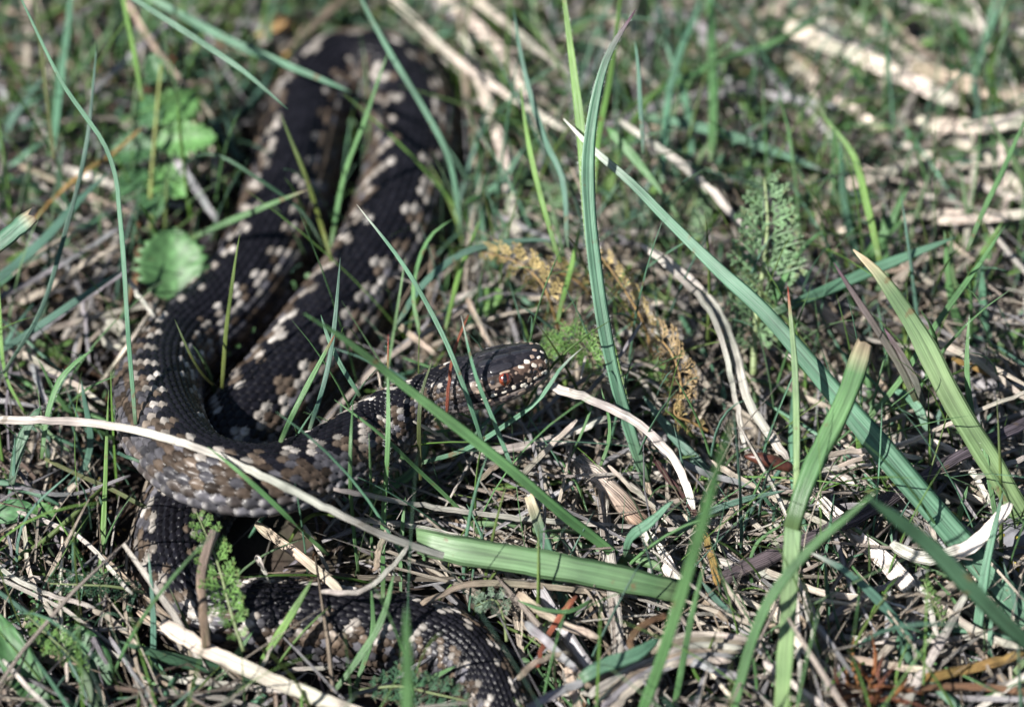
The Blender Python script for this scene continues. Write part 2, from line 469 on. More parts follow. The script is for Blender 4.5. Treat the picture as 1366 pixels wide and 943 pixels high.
# pale free rim on the lower scales, with the glint at each tip painted in
rim_pale = (np.clip((bdb - .35) / .5, 0, 1) * np.clip((thc - 85) / 25, 0, 1))[..., None]
cpat = cpat * (1 - .5 * rim_pale) + np.array([.40, .38, .36]) * .5 * rim_pale * (.4 + .8 * h1[..., None])
# every scale: dark base, paler middle, dark skin between
cpat = cpat * (0.22 + .78 * np.clip((bedge - .04) / .22, 0, 1))[..., None]
cpat = np.where(gap[..., None], np.array([.008, .007, .008]), cpat)
# the head: mostly black above, brownish temple, dark stripe behind the eye, grey chin
hd = np.clip((HEAD_LEN + .25 - np.broadcast_to(s_r[:, None], A.shape)) / .5, 0, 1)[..., None]
sS = np.broadcast_to(s_r[:, None], A.shape)
tdeg = np.degrees(np.abs(np.broadcast_to(th_d[None, :], A.shape)))
patch = (hsh(bi, bj * 2, 7) > .5)[..., None]
hcol = np.where(patch, np.array([.016, .015, .018]), np.array([.009, .009, .012]))
temple = ((tdeg > 52) & (tdeg < 80) & (sS > 1.3))[..., None]
hcol = np.where(temple, np.where((hsh(bi, bj * 2, 5) > .45)[..., None], np.array([.11, .085, .07]), np.array([.03, .023, .02])), hcol)
cheek = ((tdeg > 50) & (tdeg < 88) & (sS <= 1.3))[..., None]
hcol = np.where(cheek, np.where((hsh(bi, bj * 2, 6) > .4)[..., None], np.array([.10, .065, .05]), np.array([.02, .015, .014])), hcol)
stripe = ((tdeg > 78) & (tdeg < 92) & (sS > 1.2))[..., None]
hcol = np.where(stripe, np.array([.010, .008, .008]), hcol)
jaw = (tdeg > 106)[..., None]
hcol = np.where(jaw, np.where(patch, np.array([.12, .10, .09]), np.array([.05, .04, .04])), hcol)
mouth = ((np.abs(tdeg - 104) < 2.4) & (sS < 2.2))[..., None]
hcol = np.where(mouth, np.array([.006, .005, .005]), hcol)
cpat = cpat * (1 - hd) + hcol * hd
amp = .125 * np.clip(w, .3, 2)
amp = amp * (1 - .75 * np.clip((HEAD_LEN - s_r) / .5, 0, 1))
disp = (best - .3) * amp[:, None] * (1 + .7 * np.clip((thc - 75) / 30, 0, 1))
disp = disp - .05 * np.exp(-((tdeg - 104) / 3.0) ** 2) * np.clip((2.3 - sS) / .2, 0, 1) * np.clip(sS / .2, 0, 1)
disp = disp * np.clip(s_r / .12, 0, 1)[:, None]
full_d = np.concatenate([disp, np.zeros((rings, K - nd))], 1)
# belly plates: one broad step for each row
vb = np.mod(b_r[:, None] + np.zeros((1, K - nd)), 1)
full_d[:, nd:] = (vb - .5) * .05 * np.clip(w, .2, 2)[:, None]
vcol = np.broadcast_to(np.array([.035, .033, .038]), (rings, K - nd, 3)) * (1.2 - .7 * (vb < .12))[..., None]
cols = np.concatenate([cpat, vcol], 1)
x, z = sprofile(theta[None, :], kk[:, None])
vx = x * (w[:, None] + full_d); vz = z * (hh[:, None] + full_d)
verts = c[:, None, :] + sd[:, None, :] * vx[..., None] + up[:, None, :] * vz[..., None]
base = P(360, 650, 0)
q = ring_faces(rings, K)
adder = bpy.data.objects.new('adder', None); col.objects.link(adder)
adder.location = Vector(base * S)
tag(adder, 'coiled black and cream patterned adder lying in the grass with its head raised', 'snake')
body = add('body', make_mesh('body', (verts - base).reshape(-1, 3), q, cols.reshape(-1, 3),
           ngons=[np.arange(K)[::-1], (rings - 1) * K + np.arange(K)]), M['skin'], adder)

side_cam = 1.0 if sframe(1.2)[2][0] @ np.array([0, -1.0, 0]) > 0 else -1.0

def dome_mesh(name, nseg=14, nring=4, flat=.32, point=.0):
    vs, fs = [], []
    for r in range(nring):
        a = (r / nring) * math.pi / 2
        for i in range(nseg):
            t = 2 * math.pi * i / nseg
            ce = (abs(math.cos(t)) ** 3 + abs(math.sin(t)) ** 3) ** (-1 / 3)
            rad = math.cos(a) ** .55 * ce * (1 + .13 * math.sin(2.3 * t + 1))
            vs.append((rad * math.cos(t), rad * math.sin(t), flat * math.sin(a)))
    vs.append((0, 0, flat)); top = len(vs) - 1
    tr = []
    for r in range(nring - 1):
        for i in range(nseg):
            j = (i + 1) % nseg
            fs.append((r * nseg + i, r * nseg + j, (r + 1) * nseg + j, (r + 1) * nseg + i))
    for i in range(nseg):
        tr.append(((nring - 1) * nseg + i, (nring - 1) * nseg + (i + 1) % nseg, top))
    return make_mesh(name, np.array(vs), np.array(fs), tris=np.array(tr), ngons=[list(range(nseg))[::-1]])

dome = {k: dome_mesh('plate_' + k, point=.25) for k in ('cream_scale', 'buff_scale', 'dark_scale')}
for k in dome: dome[k].materials.append(M[k])

def plate(name, key, s, deg, ls, lt, lz=1.0, lift=.0, side=None, spin=0):
    """a head scale lying on the skin: ls along the head, lt across, in cm"""
    th = math.radians(deg) * (side_cam if side is None else side)
    p = ssurf(s, th, lift + .024)[0]
    ps = ssurf(s + .06, th)[0] - ssurf(s - .06, th)[0]
    pt = ssurf(s, th + .08)[0] - ssurf(s, th - .08)[0]
    ax = unit(ps); nz = unit(np.cross(ps, pt))
    cc = sframe(s)[0][0]
    if nz @ (p - cc) < 0: nz = -nz
    ay = np.cross(nz, ax)
    if spin:
        ax, ay = ax * math.cos(spin) + ay * math.sin(spin), ay * math.cos(spin) - ax * math.sin(spin)
    o = add(name, dome[key], None, adder)
    if name in ('lip_scale', 'face_scale'): ls, lt = ls * .84, lt * .84
    mlz = min(ls, lt) * lz * 1.5
    o.matrix_local = Matrix([[*(ax[r] * ls if False else (ax[r] * ls, ay[r] * lt, nz[r] * mlz)), (p - base)[r] * S] for r in range(3)] + [[0, 0, 0, 1]])
    return o

for sg_ in (1, -1):
    sd_ = side_cam * sg_
    # upper lip: a row of cream scales
    for i, (s_, ln) in enumerate([(.22, .07), (.38, .075), (.57, .085), (.78, .09), (1.0, .095), (1.24, .10), (1.48, .11), (1.73, .11), (1.97, .10)]):
        plate('lip_scale', 'buff_scale' if i in (1, 3) else 'cream_scale', s_, 96 - (i % 2) * 2 + random.uniform(-1.5, 1.5), ln * random.uniform(.7, 1.1), (.075 + .02 * (i % 2) - .02 * (i > 6)) * random.uniform(.75, 1.2), .55, -.014, sd_, random.uniform(-.25, .25))
    for i, s_ in enumerate([.3, .55, .8, 1.08, 1.38, 1.7, 2.0]):
        plate('chin_scale', 'buff_scale' if i % 2 else 'dark_scale', s_, 116, .12, .07, .4, -.01, sd_)
    # snout and the ridge between snout and eye
    for s_, dg, key, a_, b_ in [(.13, 62, 'cream_scale', .06, .07), (.17, 30, 'cream_scale', .07, .08), (.32, 46, 'cream_scale', .08, .075), (.33, 68, 'buff_scale', .08, .07),
                                (.36, 20, 'buff_scale', .07, .075), (.5, 40, 'buff_scale', .085, .08), (.52, 62, 'cream_scale', .085, .09), (.70, 48, 'cream_scale', .10, .085),
                                (.72, 70, 'buff_scale', .08, .06), (.92, 54, 'cream_scale', .10, .085), (1.1, 62, 'buff_scale', .07, .08), (.55, 80, 'dark_scale', .09, .06), (.86, 82, 'buff_scale', .08, .05),
                                (1.02, 86, 'buff_scale', .07, .045), (1.2, 88, 'buff_scale', .07, .045), (1.38, 84, 'buff_scale', .07, .05), (1.66, 64, 'dark_scale', .10, .09),
                                (1.6, 80, 'buff_scale', .1, .07), (1.78, 68, 'buff_scale', .11, .08), (1.82, 52, 'dark_scale', .12, .1), (2.0, 62, 'cream_scale', .09, .07),
                                (2.05, 76, 'buff_scale', .1, .08), (2.25, 66, 'buff_scale', .1, .09)]:
        plate('face_scale', key, s_, dg, a_ * random.uniform(.75, 1.2), b_ * random.uniform(.7, 1.15), .45, -.018, sd_, random.uniform(-.7, .7))
    for q in range(16):
        plate('speckle_scale', random.choice(['cream_scale', 'buff_scale', 'buff_scale', 'dark_scale']), random.uniform(.15, 2.3), random.uniform(72, 108), random.uniform(.03, .055), random.uniform(.03, .05), .6, -.008, sd_, random.uniform(-.7, .7))
    br = plate('brow_plate', 'dark_scale', 1.38, 42, .32, .14, .55, -.02, sd_)
    br['label'] = 'glossy black ridge plate above the eye'
    plate('brow_scale', 'buff_scale', 1.33, 53, .15, .045, .9, -.005, sd_)
    # crown plates
    for s_, dg, a_, b_ in [(.62, 18, .14, .11), (.88, 16, .15, .12), (1.3, 14, .22, .13), (1.72, 18, .2, .17), (2.08, 30, .15, .14), (2.1, 10, .14, .14)]:
        plate('crown_plate', 'dark_scale', s_, dg, a_, b_, .35, -.02, sd_)
    # eye
    th = math.radians(66) * sd_
    pe = ssurf(1.38, th, -.09)[0]
    ne = unit(ssurf(1.38, th, .3)[0] - pe)
    u_, v_ = 14, 9
    ev = []
    for i in range(v_ + 1):
        for j in range(u_):
            a1, a2 = math.pi * i / v_, 2 * math.pi * j / u_
            ev.append((math.sin(a1) * math.cos(a2) * .22, math.sin(a1) * math.sin(a2) * .22, math.cos(a1) * .22))
    eq = [(i * u_ + j, (i + 1) * u_ + j, (i + 1) * u_ + (j + 1) % u_, i * u_ + (j + 1) % u_) for i in range(v_) for j in range(u_)]
    eye = add('eye', make_mesh('eye', np.array(ev), np.array(eq)), M['eye'], adder, pe - base)
    eye['label'] = 'round amber red eye with an upright slit pupil'
    # slit pupil, an upright lens on the front of the eye
    upv = unit(np.array([0, 0, 1.0]) - ne * ne[2]); sx = np.cross(upv, ne)
    pv = []
    for i in range(7):
        t = -1 + 2 * i / 6
        hw_ = .026 * (1 - t * t) ** .7 + .002
        for k_ in (-1, 0, 1):
            loc = ne * .1 + upv * (t * .13) + sx * (hw_ * k_)
            pv.append(unit(loc) * (.222 if k_ else .228))
    pq = [(i * 3 + k_, i * 3 + k_ + 1, i * 3 + k_ + 4, i * 3 + k_ + 3) for i in range(6) for k_ in (0, 1)]
    add('pupil', make_mesh('pupil', np.array(pv), np.array(pq)), M['pupil'], eye)
    nostril = plate('nostril', 'dark_scale', .36, 74, .04, .05, .3, .0, sd_)

# coarse samples of the body so that litter can keep clear of it
cs_s = np.linspace(0, TOTAL, 260)
SN_C, _, _, _, SN_W, _, _ = sframe(cs_s)

def hits_snake(pts, margin=0.05):
    d = np.linalg.norm(pts[:, None, :] - SN_C[None, :, :], axis=2) - SN_W[None, :]
    return (d < margin).any()

# self-contact check (printed while building)
SELFD = np.linalg.norm(SN_C[:, None] - SN_C[None], axis=2) - (SN_W[:, None] + SN_W[None])
far = np.abs(cs_s[:, None] - cs_s[None]) > 8
ix = np.unravel_index(np.argmin(np.where(far, SELFD, 9)), SELFD.shape)
print('snake length', TOTAL, 'scales', NB, 'rings', rings, 'closest', SELFD[ix], cs_s[ix[0]], cs_s[ix[1]])

# ------------------------------------------------------------------ blades and straws, one by one
GREEN = {
    'blue': [(.078, .170, .105), (.095, .20, .128)],
    'teal': [(.060, .128, .092), (.078, .155, .115)],
    'mid': [(.072, .155, .058), (.085, .18, .07)],
    'bright': [(.095, .185, .038), (.105, .20, .05)],
    'yellow': [(.120, .150, .035), (.100, .150, .040)],
    'olive': [(.085, .085, .030), (.060, .095, .038)],
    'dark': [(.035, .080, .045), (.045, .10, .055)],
    'pale': [(.150, .215, .090), (.105, .175, .085)],
    'flat': [(.105, .185, .085), (.115, .195, .095)],
    'purple': [(.060, .075, .045), (.090, .055, .065)],
}
DRY = {
    'white': [(.54, .50, .445), (.60, .56, .50)],
    'cream': [(.54, .475, .39), (.60, .54, .46)],
    'beige': [(.40, .32, .24), (.46, .39, .31)],
    'grey': [(.28, .27, .28), (.36, .35, .36)],
    'brown': [(.15, .085, .045), (.20, .12, .07)],
    'ochre': [(.36, .22, .07), (.40, .27, .10)],
    'red': [(.22, .06, .035), (.26, .09, .05)],
    'wine': [(.05, .018, .02), (.08, .04, .035)],
}
TOCAM = -FWD

def blocked(p):
    rel = SN_C - p
    if (np.linalg.norm(rel, axis=1) < SN_W + .10).any(): return True
    v = unit(CAM - p)
    t = rel @ v
    d = np.linalg.norm(rel - t[:, None] * v, axis=1)
    return bool(((t > 0) & (d < SN_W + .06)).any())

def lift_clear(pts, hs):
    """raise a stem that grows in front of the snake until it clears the body"""
    q = smooth_path(np.array([(a[0], a[1], h * 20) for a, h in zip(pts, hs)], float), 15)
    x, y, h = q[:, 0], q[:, 1], q[:, 2] / 20
    add_ = np.zeros(15)
    for i in range(15):
        while add_[i] < 5 and blocked(P(x[i], y[i], h[i] + add_[i])): add_[i] += .2
    if add_.max() == 0: return pts, hs
    w_ = np.maximum(add_, np.maximum(np.append(add_[1:], 0), np.append(0, add_[:-1])))
    k_ = np.array([.25, .5, .25]); w_ = np.convolve(np.pad(w_, 1, mode='edge'), k_, 'valid')
    h = h + np.maximum(w_, add_ * .9)
    return list(zip(x, y)), list(h)

def blade(label, pts, width, tone='blue', k=.9, c0=0.0, c1=0.0, hs=None, fold=.28, twist=None, tip=None, shape='blade',
          name='grass_shoot', cat='grass blade', group='single green grass blades', mat='grass', thick=.035, n=None, parent=None, tilt=None, hairy=False, hmin=.3, front=True):
    """pts base to tip in photo pixels; k leans it along the sharp plane, c0 and c1 lift base and tip"""
    m = len(pts)
    f = np.linspace(0, 1, m)
    if hs is None:
        hs = [max(hmin, k * hf(p[1]) + c0 + (c1 - c0) * t) for p, t in zip(pts, f)]
    if front and parent is None:
        pts, hs = lift_clear(pts, hs)
    cp = np.array([P(p[0], p[1], h) for p, h in zip(pts, hs)])
    L = np.linalg.norm(np.diff(cp, axis=0), axis=1).sum()
    n = n or int(np.clip(L * (2.4 if mat == 'grass' else 4.5), 12, 60))
    path = smooth_path(cp, n)
    t = np.linspace(0, 1, n)
    # a slight natural waviness
    wv = RNG.normal(0, 1, (3, 3)); amp = .012 * L
    path = path + amp * (np.outer(np.sin(t * 5 + wv[0, 0]), wv[1]) * .25 + np.outer(np.sin(t * 11 + wv[0, 1]), wv[2]) * .08) * (t * (1 - t) * 4)[:, None]
    wcm = width * PXCM * ((.78 if width < 14 else .70) if mat == 'grass' else .88)
    if mat == 'straw':                            # dead stalks are kinked
        path = path + RNG.normal(0, .022, path.shape) * (RNG.random((n, 1)) < .4)
    if shape == 'blade':
        prof = np.interp(t, [0, .15, .45, .7, .88, .96, 1], [.72, .92, 1, .9, .55, .28, .06])
    elif shape == 'taper':
        prof = np.interp(t, [0, .3, .45, .6, .78, .92, 1], [.95, 1, .82, .6, .42, .3, .06])
    elif shape == 'stem':
        prof = np.interp(t, [0, .5, .9, 1], [1, .95, .75, .25])
    elif shape == 'cut':
        prof = np.interp(t, [0, .3, .9, .98, 1], [.8, .95, 1, .96, .86])
    elif shape == 'straw':
        prof = np.interp(t, [0, .05, .5, .95, 1], [.6, 1, .95, .85, .45])
    elif shape == 'spoon':
        prof = np.interp(t, [0, .3, .6, .8, .93, 1], [.3, .45, .9, 1, .75, .12])
    elif shape == 'both':
        prof = np.interp(t, [0, .1, .5, .9, 1], [.15, .6, 1, .6, .1])
    prof = prof * (1 + .04 * np.sin(t * 23 + wv[2, 1]) + .03 * np.sin(t * 41 + wv[2, 2]))
    wd = np.maximum(wcm * prof, .008)
    if tilt is None:
        tilt = RNG.normal(0, .3, 3)
    F = unit(TOCAM * 1.0 + SUN_FROM * (.75 if mat == 'straw' else .4) + np.asarray(tilt))
    if twist is None: twist = RNG.normal(0, .5)
    pal = DRY if mat == 'straw' else GREEN
    round_ = mat == 'straw' and width < 8 and shape == 'straw'
    cs = CS_ROUND if round_ else CS_LEAF
    a, b = np.array(pal[tone][0]), np.array(pal[tone][1])
    jit = 1 + RNG.normal(0, .08)
    cc = (a[None] * (1 - t[:, None]) + b[None] * t[:, None]) * jit
    lf = .13 * np.sin(t * RNG.uniform(3, 9) + RNG.uniform(0, 6)) + .07 * np.sin(t * RNG.uniform(14, 30) + RNG.uniform(0, 6))
    cc = cc * (1 + np.outer(lf, [1.1, .7, .9]))
    if mat == 'straw' and shape == 'straw':       # joints
        for q in RNG.uniform(.1, .9, 2):
            g = np.exp(-((t - q) / .012) ** 2); wd = wd * (1 + .22 * g); cc = cc * (1 - .45 * g)[:, None]
    if mat == 'grass':                            # the sheath end is paler
        cc = cc * (1 - np.clip((.12 - t) / .12, 0, 1)[:, None] * .35) + np.array([.16, .18, .08]) * (np.clip((.12 - t) / .12, 0, 1)[:, None] * .35)
    else:
        sp = RNG.random(5)
        for q in sp[:3]:
            cc = cc * (1 - .35 * np.exp(-((t - q) / .02) ** 2))[:, None]
    tips = {'red': (.30, .05, .04), 'dry': (.40, .32, .22), 'purple': (.12, .06, .09), 'white': (.5, .5, .46)}
    if tip:
        e = np.clip((t - .86) / .12, 0, 1)[:, None]
        cc = cc * (1 - e) + np.array(tips[tip]) * e
    verts, uv = ribbon(path, wd, F, cs, thick, fold, twist, -twist / 2, roundness=round_)
    if shape == 'cut':                            # ragged torn end
        vv = verts.reshape(n, len(cs), 3); Tn = unit(vv[-1].mean(0) - vv[-2].mean(0))
        rj = RNG.normal(0, .16, len(cs)) * wcm
        if len(cs) == 8: rj[5:] = rj[[3, 2, 1]]
        vv[-1] += Tn * rj[:, None]; verts = vv.reshape(-1, 3)
    kk_ = len(cs)
    colr = np.repeat(cc, kk_, axis=0)
    org = cp[0]
    me = make_mesh(name, verts - org, ring_faces(n, kk_), colr, uv, ngons=[list(range(kk_))[::-1], list(range((n - 1) * kk_, n * kk_))])
    o = add(name, me, M[mat], parent, org if parent is None else org - parent_org(parent))
    if parent is None:
        tag(o, label, cat, group)
    if hairy:
        hv, hq = [], []
        T_ = unit(np.gradient(path, axis=0))
        v3 = verts.reshape(n, kk_, 3)
        for _ in range(int(L * 16)):
            i = random.randrange(1, n - 1); e = random.choice([0, 4])
            u_ = random.random()
            p0 = v3[i, e] * (1 - u_) + v3[i + 1, e] * u_ if i + 1 < n else v3[i, e]
            out = unit(v3[i, e] - path[i] + RNG.normal(0, .4, 3) * wd[i] * .5 + T_[i] * wd[i] * .3)
            ln = random.uniform(.06, .13)
            p1 = p0 + out * ln
            s1 = unit(np.cross(out, TOCAM)) * .0035
            s2 = unit(np.cross(out, s1)) * .0035
            b0 = len(hv)
            hv += [p0 + s1, p0 - s1 * .5 + s2, p0 - s1 * .5 - s2, p1]
            hq += [(b0, b0 + 1, b0 + 3), (b0 + 1, b0 + 2, b0 + 3), (b0 + 2, b0, b0 + 3)]
        hm = make_mesh('fringe_hairs', np.array(hv) - org, None, tris=np.array(hq))
        ho = add('fringe_hairs', hm, M['hair'], o)
        ho['kind'] = 'stuff'
    return o

def parent_org(o):
    return np.array(o.location) / S

def straw(label, pts, width, tone='cream', k=.35, c0=0.0, c1=0.0, **kw):
    if 'hs' not in kw and all(q[0] > 450 and q[1] > 450 for q in pts): kw.setdefault('hmin', 2.1)
    kw.setdefault('shape', 'straw'); kw.setdefault('fold', .2); kw.setdefault('thick', .05)
    return blade(label, pts, width, tone, k, c0, c1, name=kw.pop('name', 'dead_straw'), cat=kw.pop('cat', 'straw'),
                 group=kw.pop('group', 'single dead grass straws'), mat='straw', **kw)

# ---- green blades, upper left
blade('broad blue-green blade standing near the upper left corner, cut off by the top edge', [(70, 207), (80, 120), (90, 40), (98, -40)], 23, 'blue', .42, fold=.1)
blade('very long thin blade running from the top left corner down in front of the coil', [(181, 566), (172, 430), (163, 300), (148, 205), (82, 108), (26, -4), (5, -60)], 9, 'blue', .92)
blade('thin olive stalk rising beside the broad upright blade at the left', [(72, 212), (62, 120), (50, 30), (42, -40)], 7, 'olive', .55, shape='stem')
blade('bright green stalk standing just above the toothed leaflets', [(190, 135), (178, 65), (166, 5), (160, -50)], 9, 'bright', .55, shape='stem')
blade('blue-green blade slanting down from the top edge, sharp tip above the left coil', [(150, -20), (250, 45), (325, 95), (384, 146)], 11, 'blue', .75, c1=.5)
blade('blurred wide blade whose tip lies across the top left of the coil', [(190, -8), (290, 45), (380, 85), (470, 124)], 17, 'blue', .42, c1=.8)
blade('slim blade crossing the long thin blade in a shallow S at far left', [(4, 498), (54, 415), (85, 315), (116, 190), (130, 55)], 8, 'teal', .8)
blade('wide blurred blade lying low from the left edge towards the toothed leaflets', [(-25, 392), (60, 318), (110, 265), (148, 228)], 20, 'teal', .45)
blade('broad leaf end with a torn brown tip poking in at the left edge', [(-40, 352), (-15, 335), (15, 312), (43, 289)], 34, 'blue', .95, shape='cut', tip='dry', fold=.1, tilt=(0, 0, .3), twist=.1)
blade('blue-green blade lying low over grey straws at mid left', [(-20, 482), (60, 430), (122, 388), (168, 358)], 14, 'teal', .55)
blade('thin bright blade at the left edge bending under the low blue-green blade', [(34, 552), (8, 500), (0, 420), (-4, 340)], 7, 'bright', .7)
blade('short hairy blade at far left arching over to a pale tip', [(56, 612), (64, 555), (79, 510), (100, 485), (125, 466)], 12, 'mid', .95, hairy=True)
blade('short wide hairy leaf beside the arched blade at the left edge', [(14, 655), (26, 600), (40, 565), (55, 543)], 24, 'dark', .95, hairy=True, shape='both')
blade('tall straight bright blade standing left of the lower coils', [(131, 1000), (134, 850), (139, 680), (145, 520)], 10, 'bright', .95, c0=1.0, c1=.6)
blade('dim blade standing upright in front of the shaded bend of the snake', [(204, 990), (205, 900), (205, 820), (198, 738)], 11, 'teal', .95, c0=2.5, c1=3)
blade('dark blade leaning in at the lower left edge', [(30, 862), (18, 810), (6, 755), (-8, 690)], 13, 'teal', .9)
blade('small pale tipped blade arching above the broad leaves in lower left corner', [(-8, 862), (15, 832), (48, 818), (86, 805)], 9, 'blue', .9, c0=1.2, c1=1.2)
blade('keeled blade running down to the bottom edge beside the broad leaf', [(112, 955), (85, 925), (55, 890), (30, 856)], 17, 'blue', .9, c0=.8, c1=.8)
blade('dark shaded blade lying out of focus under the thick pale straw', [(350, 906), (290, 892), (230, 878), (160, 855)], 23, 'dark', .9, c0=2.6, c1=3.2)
blade('bright blade leaning right across the left end of the lower coil', [(340, 905), (362, 862), (390, 818), (417, 772)], 14, 'bright', .9, c0=3.0, c1=3.4)
blade('pale green blade leaning right near the bottom edge below the lower coil', [(256, 958), (290, 908), (316, 872), (339, 840)], 11, 'mid', .9, c0=3, c1=3.2)
blade('slender blade with a red tip touching the feathery leaf below the coil', [(60, 612), (110, 636), (150, 653), (200, 680), (250, 707)], 8, 'olive', .6, c0=.6, c1=.4, tip='red', front=False)
blade('narrow blade slanting across the front coil under the white straw', [(438, 740), (372, 677), (315, 626), (277, 596)], 9, 'mid', .9, c0=1.5, c1=3.1)
# ---- among the coils
blade('thin yellowish stalk standing in the gap inside the front loop', [(296, 520), (302, 440), (310, 375), (320, 312)], 7, 'yellow', .75, hs=[2.2, 3.8, 5.2, 6.4])
blade('short thin blade leaning left inside the front loop', [(290, 517), (272, 500), (253, 470), (233, 426)], 6, 'olive', .7, hs=[2.4, 3.2, 4.2, 5.0])
blade('blurred blade with a brown tip pointing right over the left arm of the coil', [(255, 318), (300, 298), (350, 278), (411, 253)], 12, 'mid', hs=[2.5, 3.2, 4.0, 4.8], tip='dry')
blade('fine dark blade bowing over beside the toothed leaflets', [(432, 330), (400, 279), (340, 234), (292, 207), (258, 210), (226, 241)], 6, 'dark', hs=[3.2, 4.0, 4.8, 5.0, 4.6, 3.6])
blade('yellow-green stalk standing between the two arms of the coil', [(443, 350), (432, 312), (407, 234), (374, 152)], 8, 'yellow', hs=[1.8, 2.8, 4.6, 6.0])
blade('olive blade leaning up between the arms at the top of the coil', [(441, 330), (460, 237), (485, 163), (518, 70)], 10, 'mid', hs=[1.5, 3.4, 5.0, 6.8])
blade('long blade hanging from the top edge along the right arm of the coil', [(616, 312), (600, 217), (568, 150), (518, 66), (480, -6), (465, -50)], 11, 'blue', hs=[2.6, 4.3, 5.4, 6.6, 7.4, 7.8])
blade('green blade curving over to the right beside the right arm of the coil', [(560, 446), (552, 390), (560, 345), (578, 312), (605, 292)], 9, 'mid', .6, c0=.2, c1=.3)
blade('long pale blue-green needle blade crossing the neck of the snake', [(650, 610), (620, 520), (588, 442), (537, 351), (476, 273)], 8, 'blue', .95, c0=1.3, c1=.8, tip='white')
blade('thin blade crossing the jaw of the snake', [(690, 640), (660, 565), (634, 497), (615, 420)], 8, 'blue', .95, c0=1.6, c1=1.8, tip='white')
blade('big blurred diagonal blade sweeping from the coil down to the lower middle', [(925, 860), (888, 812), (821, 738), (753, 685), (673, 619), (544, 520), (463, 456), (405, 418)], 19, 'mid', .85, c0=.2, c1=5.2, fold=.45)
blade('hairy upright blade with a brown tip in front of the neck coil', [(511, 800), (512, 700), (518, 560), (518, 446)], 9, 'mid', .95, c0=.3, c1=1.6, tip='red', hairy=True)
blade('short straight blade left of the hairy upright one before the coil', [(479, 772), (470, 690), (467, 610), (471, 532)], 7, 'mid', .95, c0=.3, c1=1.4)
blade('green blade leaning right with a red tip over the inner right arm', [(374, 590), (395, 545), (418, 500), (449, 442)], 9, 'mid', hs=[4.2, 4.8, 5.4, 6.1], tip='red')
blade('slim grey-green blade bent upright behind the red tipped one', [(413, 573), (434, 505), (446, 442), (454, 344)], 8, 'teal', hs=[3.8, 4.8, 5.6, 7.0])
blade('short blue-green blade leaning left onto the neck coil', [(480, 528), (458, 492), (442, 463), (428, 420)], 8, 'blue', hs=[4.2, 4.8, 5.2, 5.8])
blade('small olive blade standing against the neck below the head', [(561, 640), (559, 580), (563, 525), (578, 478)], 7, 'olive', .95, c0=.8, c1=1.3)
blade('long thin blade running below the neck towards the cut green leaf', [(648, 722), (608, 674), (551, 620), (505, 577), (446, 533)], 7, 'mid', .95, c0=.2, c1=1.6)
blade('very thin short blade standing before the coil between two taller ones', [(497, 752), (495, 690), (494, 635), (492, 577)], 6, 'mid', .95, c0=.2, c1=1.0)
blade('smooth blade rising to the right just below the snout', [(560, 618), (620, 600), (671, 569), (721, 531), (750, 489), (777, 464)], 9, 'blue', .95, c0=.5, c1=.9, tip='white')
blade('short thin blade slanting up underneath the chin', [(632, 582), (655, 556), (688, 523)], 6, 'blue', .85, front=False)
blade('dark blue blade arching over the yellowed leaves behind the head', [(530, 436), (560, 385), (610, 342), (660, 326), (720, 320), (748, 326)], 12, 'teal', .55, front=False)
blade('thin blade standing behind the neck left of the oval leaf', [(594, 440), (612, 368), (628, 325), (642, 290)], 8, 'bright', .5, front=False)
# ---- tall blades, middle
blade('tall broad yellow-green hairy blade at top centre, left of the two tall ones', [(835, 540), (806, 420), (788, 300), (774, 165), (764, 90), (752, -4), (744, -60)], 19, 'bright', .84, hairy=True, fold=.5)
blade('tall blue-green hairy blade at centre curving to a tip near the top edge', [(862, 645), (853, 612), (820, 497), (796, 392), (781, 280), (782, 190), (806, 85), (848, 13)], 25, 'blue', .93, c1=.4, hairy=True, fold=.45, tip='purple')
blade('bright narrow blade standing behind the tall pair at top centre', [(792, 260), (798, 190), (813, 112), (828, -5), (836, -60)], 10, 'bright', .62)
blade('short needle blade right of the tall pair near the top', [(858, 205), (855, 140), (852, 95), (847, 54)], 8, 'teal', .75)
blade('slim blue-green blade with a dark tip left of the tall pair', [(757, 330), (750, 240), (728, 190), (704, 112), (685, 11)], 11, 'teal', .68)
blade('bright green blade standing below the slim blue-green one at top centre', [(748, 350), (738, 320), (722, 265), (704, 183), (694, 114)], 10, 'bright', .72)
blade('longest blade, running from the tall pair diagonally down to the right edge', [(1440, 890), (1366, 815), (1274, 708), (1136, 548), (1023, 419), (955, 358), (890, 296), (840, 245), (792, 202), (752, 159)], 46, 'blue', .82, c0=2.6, c1=.3, fold=.3, shape='taper', tip='white', tilt=(0, 0, .2), twist=.3)
blade('blurred broad vertical blade at the top edge right of centre', [(950, 215), (952, 120), (949, 40), (946, -50)], 20, 'mid', .38, fold=.1)
blade('blurred slanting blade left of the broad vertical blurred one', [(884, 245), (888, 170), (898, 100), (938, -10)], 15, 'blue', .42)
blade('blurred blade running up and right behind the tall blades to the top', [(850, 138), (962, 82), (1030, 58), (1110, 14)], 13, 'mid', .38)
blade('blurred wide blade pointing right with a purple tip in the upper middle', [(850, 152), (955, 176), (1040, 205), (1114, 234)], 20, 'blue', .36, tip='purple')
blade('small spoon shaped leaf hanging beside the tall pair of blades', [(905, 290), (878, 250), (845, 210), (810, 170)], 20, 'mid', .55, shape='spoon')
blade('bright upright blade in the blurred right half with a thin split tip', [(1174, 350), (1156, 271), (1136, 204), (1094, 149)], 13, 'bright', .55)
blade('wide blue-green blade lying nearly level behind the pale cut blade', [(1030, 418), (1090, 392), (1170, 358), (1277, 316)], 23, 'blue', .62, fold=.15)
